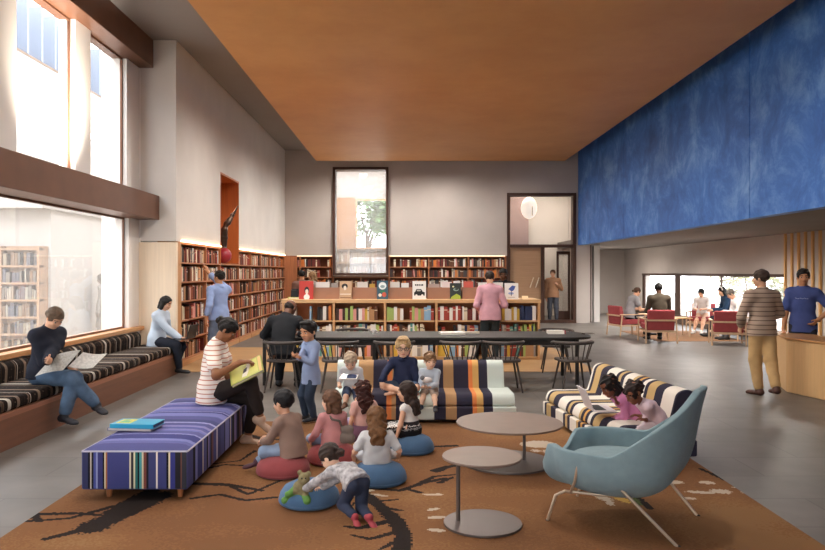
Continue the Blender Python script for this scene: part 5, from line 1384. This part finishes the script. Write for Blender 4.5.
# children on the sofa
ZSEAT = .33
p = person('fair-haired toddler in pale grey tee on the sofa looking at a tablet', (352 - CX)*8.25/FPX, 8.25, 172, .92, 1, pel=(0, 0, ZSEAT + .035), lean=6, lean2=16, tk=.86, head=(6, 34, 0), lh=((-.09, .19, .41), (.4, 1, 0), (.3, 0, 1), 30), rh=((.10, .2, .41), (-.4, 1, 0), (-.3, 0, 1), 30),
    lf=(px(360, 414, 7.85)), rf=(px(344.5, 407, 7.85)), skin='fair', hair=('tousled', '#b39f86'), top=cloth('#c4c6c8'), sleeve=.8, bot=cloth('#454f66'), leg=.95, wide=1.25, shoe='#6e4f3e', hem=-.04)
t = thing('tablet', 'white tablet on the lap of the toddler in pale grey tee', 'tablet', W(349, 377, 8.03)); t.rotation_euler = (R(14), 0, R(-6))
MB().box(-.10, .10, -.07, .07, 0, .009).build('body', white, t, bevel=.003, seg=1); MB().box(-.088, .088, -.06, .06, .0091, .0105).build('screen', mat('#43506e', .2), t)
p = person('blond boy in glasses and navy sweater sitting sideways on the sofa', (403 - CX)*8.3/FPX, 8.3, 172, 1.14, .85, pel=(0, 0, ZSEAT + .05), lean=-2, lean2=4, tk=.92, head=(10, 8, 0), rh=(px(381, 381, 8.05), (-.2, .5, -.8), (0, -.5, -.8), 15), lh=((-.17, .12, ZSEAT + .02), (-.1, .6, -.3), (0, 0, -1), 12), re=(.6, -.5, -.2), le=(-.6, -.5, -.2),
    rf=(('w', (402 - CX)*7.98/FPX, 7.98, .385), (-1, .25, -.1)), lf=(('w', (396 - CX)*8.06/FPX, 8.06, .375), (1, .3, -.1)), rk=(1, .25, .15), lk=(-1, .4, .15), skin='fair', hair=('quiff', '#b5966a'), top=cloth('#2a3048'), sleeve=1.95, bot=cloth('#4d6078'), leg=.8, wide=1.3, shoe=None, hem=-.06, collar=1)
g = MB(); q = lambda a, b, z: Vector(p['HC'] + p['Rh']*a*p['hh'] + p['Fh']*b*p['hh'] + p['Uh']*z*p['hh'])
for s in (-1, 1): g.tube([q(s*.155 + .105*math.cos(a*.39), .42, .0 + .085*math.sin(a*.39)) for a in range(16)], .0035, 6, closed=True)
g.tube([q(-.05, .43, .02), q(.05, .43, .02)], .0035, 6)
for s in (-1, 1): g.tube([q(s*.26, .41, .02), q(s*.36, .2, .02), q(s*.365, -.05, .0)], .003, 6)
g.build('glasses', black, p['root'])
p = person('smiling toddler in light grey sweater sitting on the sofa holding a toy', (430 - CX)*8.25/FPX, 8.25, 168, .88, 1, pel=(0, 0, ZSEAT + .035), lean=6, lean2=12, tk=.82, head=(26, 8, 0), lh=((-.04, .2, .41), (.6, .8, 0), (.5, 0, 1), 40), rh=((.05, .2, .41), (-.6, .8, 0), (-.5, 0, 1), 40),
    rf=px(419, 413, 7.84), lf=px(436, 413, 7.84), skin='fair', hair=('tousled', 'lightbrown'), top=cloth('#b7c1cc'), sleeve=1.8, bot=cloth('#b59f8e'), leg=.75, wide=1.2, shoe='#2c2c32', hem=-.04)
t = thing('toy', 'small grey and white toy in the hands of the smiling toddler', 'toy', W(427, 380, 8.0))
MB().ball((0, 0, 0), (.06, .045, .035), 14, 10).build('body', mat('#cfc9c4', .8), t); MB().ball((-.05, -.01, .025), .028, 12, 8).build('head', mat('#6d6d70', .8), t)
# boy in brown sweater on red pouf, back to us
p = person('boy with short black hair in brown sweater sitting cross-legged on a red floor cushion', (293 - CX)*6.05/FPX, 6.05, 62, 1.02, .9, tk=.86, wd=1.18, pel=(0, 0, .215), lean=8, lean2=22, head=(-4, 8, 0), lh=((-.07, .26, .26), (.4, 1, -.2), (0, 0, -1), 25), rh=((.06, .30, .27), (-.4, 1, 0), (0, 0, -1), 25), le=(-.6, -.4, -.6), re=(.6, -.4, -.6),
    lf=((.03, .26, .11), (.9, .4, -.1)), rf=((-.08, .32, .09), (-.9, .5, -.1)), lk=(-.9, .7, .15), rk=(.9, .7, .15), skin='light', hair=('short', '#131013'), top=cloth('#8d7468'), sleeve=1.95, bot=denim_l, leg=1.9, wide=1.15, shoe='#52303a', hem=-.06, belly=.008)
# girl pink with strap
p = person('girl with bobbed brown hair in pink top with grey shoulder strap, seen from behind', (333 - CX)*6.42/FPX, 6.42, 30, .92, .95, tk=.80, wd=1.05, pel=(0, 0, .21), lean=2, lean2=6, head=(34, 2, 0), lh=((-.16, .12, .2), (0, .3, -1)), rh=((.14, .16, .2), (0, .3, -1)), lf=((-.03, .26, .1), (.9, .4, 0)), rf=((.06, .3, .1), (-.9, .4, 0)), lk=(-.9, .7, .2), rk=(.9, .7, .2),
    skin='fair', hair=('bob', '#5d3f2c'), top=cloth('#c98d8c'), sleeve=1.9, bot=cloth('#8d9ab5'), leg=1.9, shoe=None, hem=-.07)
g = MB(); n_, c_, u_, s_, f_ = p['NB'], p['C'], p['U2'], p['sr'], p['sf']; H_ = p['H']
pts = [n_ + u_*(-.03*H_) + s_*(-.065*H_) + f_*.05*H_, n_ + u_*(.018*H_) + s_*(-.062*H_) - f_*.01*H_, n_ + u_*(-.05*H_) + s_*(-.035*H_) - f_*.075*H_, n_*.4 + c_*.6 + s_*.035*H_ - f_*.082*H_, c_ + u_*(-.06*H_) + s_*.085*H_ - f_*.06*H_]
g.tube([Vector(q) for q in pts], .011, 8).build('bag_strap', mat('#6d625c', .8), p['root'])
bg = thing('shoulder_bag', 'small grey cloth bag hanging at the back of the girl in pink', 'bag', Vector(p['root'].location) + Vector(c_ + s_*.10*H_ - f_*.10*H_ + u_*(-.07*H_)))
vs_, fs_ = sdf_mesh([RC((-.02, 0, .03), (.02, 0, .03), .035, .04, .02, (0, 1, 0), .5), RC((-.03, 0, -.05), (.03, 0, -.05), .045, .045, .03, (0, 1, 0), .5)], .006, .002, 60); np_obj('pouch', vs_, fs_, mat('#756a62', .9), bg)
# curly dark haired girl
p = person('girl with long curly dark hair in pale pink top, seen from behind near the sofa', (364 - CX)*7.3/FPX, 7.3, 24, .94, .9, tk=.74, pel=(0, 0, .17), lean=0, lean2=4, head=(14, 6, 0), lh=(px(347, 441, 7.2), (0, .4, -1)), rh=((.15, .1, .17), (0, .3, -1)), lf=((-.08, .3, .07), (.9, .4, 0)), rf=((.05, .34, .07), (-.9, .4, 0)), lk=(-.9, .7, .2), rk=(.9, .7, .2), skin='light', hair=('curlylong', 'auburn'), top=cloth('#dcb0a6'), sleeve=.5, bot=cloth('#9c93b8'), shoe=None, hem=-.05)
# wavy light-brown hair girl in white
p = person('girl with wavy light brown hair in white blouse on a blue floor cushion, back turned', (377 - CX)*5.8/FPX, 5.8, 6, .90, .95, tk=.72, wd=1.1, pel=(0, 0, .21), lean=-2, lean2=4, head=(6, 12, 0), lh=((-.19, .1, .2), (.2, .6, -.6), (0, 0, -1), 15), rh=((.19, .1, .2), (-.1, .7, -.5), (0, 0, -1), 15), lf=((-.04, .26, .1), (.9, .4, 0)), rf=((.08, .3, .1), (-.9, .4, 0)), lk=(-.9, .6, .2), rk=(.9, .6, .2), skin='light', hair=('longwavy', '#6d4a2c'),
    top=cloth('#cfcfd0'), sleeve=.7, bot=cloth('#c9ccd2'), leg=1.2, shoe=None, hem=-.1, fold=.007, belly=.012)
# girl in black and white dress
drs = stripes([(0, '#1f1d20'), (.35, '#8d8a88'), (.45, '#232024'), (.6, '#e2ded9'), (.68, '#252327')], 'Z', 0, .11, repeat=True, noise=.5, key='patterned_dress')
p = person('girl with long dark hair in sleeveless black and white dress on a blue cushion', (411 - CX)*6.8/FPX, 6.8, 62, .94, .9, tk=.84, pel=(0, 0, .21), lean=4, lean2=10, head=(14, 2, 0), lh=(px(394, 444, 6.65), (.3, .8, -.5), (0, 0, -1), 15), rh=(px(402, 440, 6.6), (0, .9, -.4), (0, 0, -1), 15), le=(-.4, -.8, -.2), re=(.4, -.8, -.2),
    lf=((-.06, .26, .1), (.9, .4, 0)), rf=((.08, .3, .08), (-.9, .4, 0)), lk=(-.9, .7, .15), rk=(.9, .7, .1), skin='light', hair=('long', '#2f211b'), top=zstripes([(0, '#e9e5e0'), (.7, '#e9e5e0'), (.72, '#2a282b')], .3), sleeve=0, bot=drs, skirt=1.0, shoe=None, hem=.02)
# crawling child
p = person('small child in grey print hoodie and dark leggings kneeling over the blue cushion', -.33, 4.93, 38, .86, 1, tk=.85, pel=(0, 0, .25), lean=66, lean2=84, head=(24, 40, 0), lh=(px(297, 494, 5.12), (.1, 1, -.2), (0, 0, -1), 30), rh=(px(306, 497, 5.0), (-.1, 1, -.2), (0, 0, -1), 30), le=(-.8, -.1, -.4), re=(.8, -.1, -.4),
    lf=(('w', -.335, 4.83, .06), (-.1, -.75, -.5)), rf=(('w', -.235, 4.80, .065), (.15, -.75, -.55)), lk=(-.1, .5, -1), rk=(.1, .5, -1),
    skin='fair', hair=('lowbun', '#32241e'), top=mat('#a7a4a6', .9, var=.5, scale=30, key='print_fleece'), sleeve=1.9, bot=cloth('#353b4e'), leg=1.85, wide=1.1, shoe='#9b3a42', sole='#b3424a', hem=-.02)
pt = thing('plush_toy', 'green and tan plush toy held by the small kneeling child', 'toy', W(300, 488, 5.12))
E3 = np.eye(3)
vs_, fs_ = sdf_mesh([EL((0, 0, .0), E3, (.05, .04, .055), .02), EL((.03, -.01, .07), E3, (.042, .038, .042), .02), EL((.0, .0, .11), E3, (.018, .014, .022), .01), EL((.062, .0, .10), E3, (.018, .014, .022), .01),
    RC((-.02, -.01, .0), (-.085, -.03, -.035), .022, .02, .02), RC((-.03, 0, -.03), (-.11, .0, -.09), .026, .024, .02), RC((.03, -.02, -.03), (.06, -.06, -.07), .026, .028, .02), RC((.03, 0, .01), (.08, -.03, .0), .022, .02, .02), EL((.035, -.045, .06), E3, (.022, .018, .018), .01)], .006, .002, 80)
cz = vs_[fs_].mean(1); mi_ = ((cz[:, 2] < -.035) | (cz[:, 0] < -.045)).astype(int)
np_obj('body', vs_, fs_, [mat('#807656', .95, var=.15, scale=40, key='plush'), mat('#5f8a45', .95, var=.15, scale=40, key='plush')], pt, mi_)
for dx in (.02, .045): MB().ball((dx, -.047, .082), .006, 8, 6).build('eye', black, pt)
# girls on the sideways sofa
p = person('girl with dark curls in pink outfit bending over a white laptop on striped sofa', 2.14, 6.78, 97, .98, .85, tk=.8, pel=(0, 0, .33 + .035), lean=30, lean2=56, head=(12, 30, 0), lh=(px(612, 421, 6.75), (.2, 1, -.2), (0, 0, -1), 25), rh=(px(617, 403, 6.6), (0, .4, .9), (0, 1, 0), 40), lf=(('w', 1.66, 6.95, .1)), rf=(('w', 1.68, 6.7, .1)), skin='#7a4a34', hair=('curly', '#15100f'), top=cloth('#cf86b0'), sleeve=1.5, bot=cloth('#d79ab0'), leg=1.9, shoe='#c9a2a8', hem=-.05)
p = person('girl with hair puffs in white top sitting next to the girl in pink', 2.26, 6.42, 92, .96, .85, tk=.8, pel=(0, 0, .33 + .035), lean=30, lean2=56, head=(16, 30, 0), lh=(px(640, 416, 6.5), (.2, 1, .2), (0, 0, -1), 25), rh=(px(645, 420, 6.35), (0, .9, .3), (0, 0, -1), 30), lf=(('w', 1.78, 6.45, .1)), rf=(('w', 1.80, 6.25, .1)), skin='#7f4f38', hair=('puffs', '#221513'), top=cloth('#e0c9d2'), sleeve=1.5, bot=cloth('#d9cbd2'), leg=1.9, shoe='#bfa9b0', hem=-.05)
laptop('white laptop open in front of the girl in pink on the striped sofa', (1.86, 6.86, .395), R(92), '#e6dfe2', tilt=112, w_=.30, d_=.21)
# pink sweater woman at the low bookcase
p = person('woman in pink sweater and dark trousers standing at the low bookcase, back turned', (490 - CX)*13.45/FPX, 13.4, 4, 1.73, 0, head=(-4, 14, 0), lean=2, lean2=6, lh=((-.17, .22, 1.0), (.1, .5, -.6)), rh=((.19, .24, 1.05), (0, .8, .2)), lf=(-.1, 0, .08), rf=(.1, .0, .08), skin='light', hair=('short', '#33261f'), top=cloth('#d3a0ab'), sleeve=1.9, bot=cloth('#30383c'), shoe='#2a2423', woman=True, hem=-.06, res=.0105, z0=.006)
p = person('person in black top facing us from behind the low bookcase beside the pink sweater', (503 - CX)*15.4/FPX, 15.4, 172, 1.79, 0, head=(6, 16, 0), lh=((-.14, .25, 1.18), (0, 1, 0)), rh=((.14, .25, 1.18), (0, 1, 0)), skin='dark', hair=('short', 'black'), top=cloth('#222124'), sleeve=1.9, bot=cloth('#2c2c32'), shoe='#1d1d1f', res=.012, z0=.006)
p = person('person with dark hair browsing behind the left end of the low bookcase', (302 - CX)*18.2/FPX, 18.2, 30, 1.76, 0, head=(0, 10, 0), skin='tan', hair=('short', 'black'), top=cloth('#7a5c52'), bot=cloth('#3a3836'), shoe='#2a2523', res=.013)
p = person('person with light brown hair beside the dark-haired browser behind the low bookcase', (313.5 - CX)*18.9/FPX, 18.9, 70, 1.72, 0, head=(10, 10, 0), skin='light', hair=('bob', '#8a6c4c'), top=cloth('#8d8078'), bot=cloth('#4a4644'), shoe='#2a2523', res=.013, woman=True)
p = person('man in tan jacket and grey trousers standing in the glazed doorway', (552.5 - CX)*24.35/FPX, 24.35 - .06, 168, 1.79, 0, head=(-10, 0, 0), lh=((-.16, .1, 1.25), (.4, .5, .8), (1, 0, 0), 50), rh=((.22, .02, .84), (0, .1, -1)), lf=(-.12, .05, .08), rf=(.1, -.04, .08), skin='light', hair=('short', 'brown'), top=cloth('#a87f62'), sleeve=2, bot=cloth('#4d4f58'), shoe='#2d2522', res=.014, wide=1.05)
# people in the side area
p = person('reader in grey vest with tied hair sitting in the leftmost red armchair', (630 - CX)*19.3/FPX, 19.3, -80, 1.66, 0, pel=(0, -.02, .55), lean=10, lean2=24, head=(0, 26, 0), lh=((-.1, .42, .70), (0, 1, 0), (0, 0, -1), 20), rh=((.1, .42, .70), (0, 1, 0), (0, 0, -1), 20), lf=(-.1, .5, .08), rf=(.1, .5, .08), skin='light', hair=('lowbun', 'brown'), top=cloth('#8f8d90'), sleeve=.5, bot=cloth('#2c2c38'), shoe='#222226', woman=True, res=.014)
flatbook('open white book on the knees of the reader in grey vest', 640.5, 315.2, 19.25, W(0, 317, 19.25)[2], .34, .24, .02, R(10), '#e9e3da')
p = person('man in dark olive jacket sitting with his back turned in a red armchair', (660 - CX)*17.6/FPX, 17.6, -4, 1.86, 0, pel=(0, .02, .56), lean=4, lean2=10, head=(-6, 10, 0), lh=((-.16, .42, .72), (.3, 1, 0)), rh=((.16, .42, .72), (-.3, 1, 0)), lf=(-.15, .55, .08), rf=(.15, .55, .08), skin='dark', hair=('short', 'black'), top=cloth('#4a4238'), bot=cloth('#2d2b2b'), shoe='#1f1c1b', res=.013)
p = person('girl with dark tied hair in white top sitting in a red armchair by the window', (703 - CX)*20.1/FPX, 20.1, 142, 1.5, .25, pel=(0, .0, .54), lean=6, lean2=20, head=(4, 28, 0), lh=((-.1, .34, .68), (.4, 1, 0)), rh=((.1, .34, .68), (-.4, 1, 0)), lf=(-.1, .5, .075), rf=(.1, .5, .075), skin='light', hair=('lowbun', 'black'), top=cloth('#dcd6d2'), sleeve=1.2, bot=cloth('#c9a58e'), leg=.8, shoe='#e6e1dc', res=.013)
p = person('person in dark blue jacket with a white headband seated near the low window', (726 - CX)*18.9/FPX + .1, 18.9, 78, 1.68, 0, pel=(0, .0, .56), lean=10, lean2=20, head=(4, 20, 0), lh=((-.1, .4, .7), (0, 1, 0)), rh=((.1, .4, .7), (0, 1, 0)), lf=(-.1, .5, .08), rf=(.1, .5, .08), skin='light', hair=('bob', 'black'), top=cloth('#27394f'), bot=cloth('#2a2c36'), shoe='#2a2626', res=.013)
q = lambda a, b, z: Vector(p['HC'] + p['Rh']*a*p['hh'] + p['Fh']*b*p['hh'] + p['Uh']*z*p['hh'])
MB().tube([q(.42*math.cos(a*.262), -.02, .08 + .46*math.sin(a*.262)) for a in range(13)], .016, 8).build('headband', white, p['root'])
p = person('person in white shirt bending forward in a red armchair behind the striped-sweater man', (742 - CX)*18.0/FPX + .1, 18.0, 84, 1.74, 0, pel=(0, .0, .56), lean=24, lean2=36, head=(0, 34, 0), lh=((-.1, .5, .7), (0, 1, 0)), rh=((.1, .5, .7), (0, 1, 0)), lf=(-.1, .5, .08), rf=(.1, .5, .08), skin='light', hair=('short', 'grey'), top=cloth('#dedad8'), bot=cloth('#5a5a62'), shoe='#2a2626', res=.013)
# man with striped sweater
p = person('man in striped sweater and tan chinos standing by the counter, back turned', (762 - CX)*9.95/FPX, 9.95, 10, 1.745, 0, lean=-1, lean2=1, head=(38, 2, 0), lh=(px(741, 326, 10.15), (.1, .5, -.8), (1, 0, 0), 30), rh=((.17, .24, 1.02), (-.3, 1, 0), (-1, 0, 0), 35), le=(-.7, -.5, -.3), re=(.9, -.35, -.3), lf=(px(759, 391, 9.95), (-.15, 1, -.05)), rf=(px(777, 393, 9.6), (.35, 1, -.1)), lk=(-.1, 1, 0), rk=(.1, 1, 0),
    skin='light', hair=('short', '#3b2d24'), top=zstripes([(0, '#b29c8b'), (.62, '#6a564c'), (.82, '#b29c8b')], .062), sleeve=1.75, bot=cloth('#c2a071'), leg=1.88, wide=1.16, shoe='#4d2f26', sole='#2e221e', hem=-.05, belly=.006)
# man in blue tee behind the counter
p = person('man in blue tee with his hand on his hip standing behind the counter', (803 - CX)*10.9/FPX, 10.9, 142, 1.755, 0, lean=0, head=(18, 2, 0), lh=(px(799.5, 322, 11.0), (.6, .2, -.5), (1, 0, 0), 25) if False else ((-.21, .06, .99), (.5, .5, -.6), (.8, 0, .2), 25), rh=((.24, .16, .84), (0, .3, -1)), le=(-.9, -.3, 0), re=(.5, -.6, -.4), lf=(-.12, 0, .08), rf=(.12, 0, .08),
    wd=.92, skin='tan', hair=('quiff', '#1d1613'), top=cloth('#47558c'), sleeve=.75, bot=cloth('#35373f'), shoe='#28221f', hem=-.07, belly=.006)
m = MB(); s_, f_, c_, u_ = p['sr'], p['sf'], p['C'], p['U2']
o_ = Vector(c_ + u_*.11 + f_*.122)
for i in range(6): m.tube([o_ + Vector(s_)*(-.09 + i*.03), o_ + Vector(s_)*(-.066 + i*.03) + Vector(u_)*(.008 if i % 2 else -.003)], .004, 5)
m.build('shirt_lettering', mat('#a9b4dc', .7), p['root'])
w_ = Vector(p['WL']); m = MB(); m.tube([w_ + Vector((.03*math.cos(a*.39), .015*math.sin(a*.39), .03*math.sin(a*.39))) for a in range(16)], .009, 6, closed=True).build('wristwatch', black, p['root'])
# people added outside to stand in for reflections in the left window
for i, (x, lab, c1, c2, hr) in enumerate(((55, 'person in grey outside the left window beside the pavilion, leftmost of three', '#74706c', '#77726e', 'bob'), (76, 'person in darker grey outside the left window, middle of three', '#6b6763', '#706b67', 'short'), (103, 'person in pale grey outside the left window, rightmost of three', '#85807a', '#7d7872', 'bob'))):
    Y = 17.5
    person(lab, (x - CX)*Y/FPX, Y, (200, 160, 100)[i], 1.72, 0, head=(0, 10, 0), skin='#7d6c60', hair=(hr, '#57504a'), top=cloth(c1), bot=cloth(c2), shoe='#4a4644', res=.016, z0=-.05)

# ------------------------------------------------------------------ camera and light
cam = bpy.data.cameras.new('camera'); co = bpy.data.objects.new('camera', cam); COL.objects.link(co)
co.location = (0, 0, EYE); co.rotation_euler = (R(90), 0, 0)
cam.sensor_width = 36; cam.lens = FPX/825*36; cam.shift_x = (412.5 - CX)/825; cam.shift_y = -(275 - CY)/825
cam.clip_end = 300
sc.camera = co
wrl = bpy.data.worlds.new('sky'); sc.world = wrl; wrl.use_nodes = True
bgn = wrl.node_tree.nodes['Background']; bgn.inputs[0].default_value = (.93, .96, 1, 1); bgn.inputs[1].default_value = SKY
def area(name, loc, rot, sx, sy, power, col, portal=False):
    l = bpy.data.lights.new(name, 'AREA'); l.shape = 'RECTANGLE'; l.size = sx; l.size_y = sy; l.energy = power; l.color = col
    o = bpy.data.objects.new(name, l); COL.objects.link(o); o.location = loc; o.rotation_euler = rot
    if portal: l.cycles.is_portal = True
    return o
area('window_portal', (-5.05, 4.1, 3.06), (0, R(-90), 0), 4.7, 17.4, 1, (1, 1, 1), True)
area('window_portal', (-1.8, YF - .35, 1.45), (R(90), 0, 0), 4.8, 2.9, 1, (1, 1, 1), True)
area('window_portal', (XR + .35, 22.2, 1.02), (0, R(90), 0), 1.25, 10.3, 1, (1, 1, 1), True)
sun = bpy.data.lights.new('sun', 'SUN'); sun.energy = SUN; sun.angle = R(3); sun.color = (1, .95, .88)
so = bpy.data.objects.new('sun', sun); COL.objects.link(so); so.rotation_euler = (R(48), 0, R(150))
# added spots below the ceilings, no fittings seen, to brighten side area and hall
def lamp(loc, power, col=(1, .88, .74), r_=.12, spot=None):
    l = bpy.data.lights.new('added_downlight', 'SPOT'); l.energy = power; l.color = col; l.shadow_soft_size = r_; l.spot_size = R(spot or 150); l.spot_blend = .8
    o = bpy.data.objects.new('added_downlight', l); COL.objects.link(o); o.location = loc
for y in (13, 17, 21.5, 26): lamp((6.9, y, ZS - .05), DOWN*(.5 if y < 14 else 1), (1, .93, .85), .12, 172)
for x, y in ((4.2, 26), (5.5, 26.5)): lamp((x, y, ZC - .05), HALL*1.2)
for x in (-1.5, 1.2, 3.9):
    for y in (-3, 1, 5, 9.5, 14, 18.5, 22.3): lamp((x, y, 5.22), CAN*(.18 if x > 3 else .95 if x > 0 else 1.25)*(.03 if y < 4 else .45 if y < 7 else 1), (1, .95, .88), .15, 172)  # added grid of fill spots under the canopy, without fittings
for y in (-2, 2, 6, 9.5): # added spots above the window beam, aimed up to brighten the canopy
    l = bpy.data.lights.new('added_uplight', 'SPOT'); l.energy = UP; l.color = (1, .9, .76); l.shadow_soft_size = .1; l.spot_size = R(125); l.spot_blend = 1
    o = bpy.data.objects.new('added_uplight', l); COL.objects.link(o); o.location = (-4.31, y, 3.08); o.rotation_euler = (R(180), R(-52), 0)
lamp((-4.25, 16.3, NZ1 - .08), 14, (1, .8, .6), .05, 140)
vs = sc.view_settings
sc.display_settings.display_device = 'sRGB'
vs.view_transform = 'Standard'; vs.look = 'None'; vs.gamma = 1; vs.use_curve_mapping = False; vs.exposure = EXPO
cy = sc.cycles
cy.use_denoising = True; cy.max_bounces = 10; cy.diffuse_bounces = 6; cy.glossy_bounces = 3; cy.transparent_max_bounces = 12; cy.transmission_bounces = 6
cy.sample_clamp_indirect = 6; cy.caustics_reflective = False; cy.caustics_refractive = False; cy.use_light_tree = True
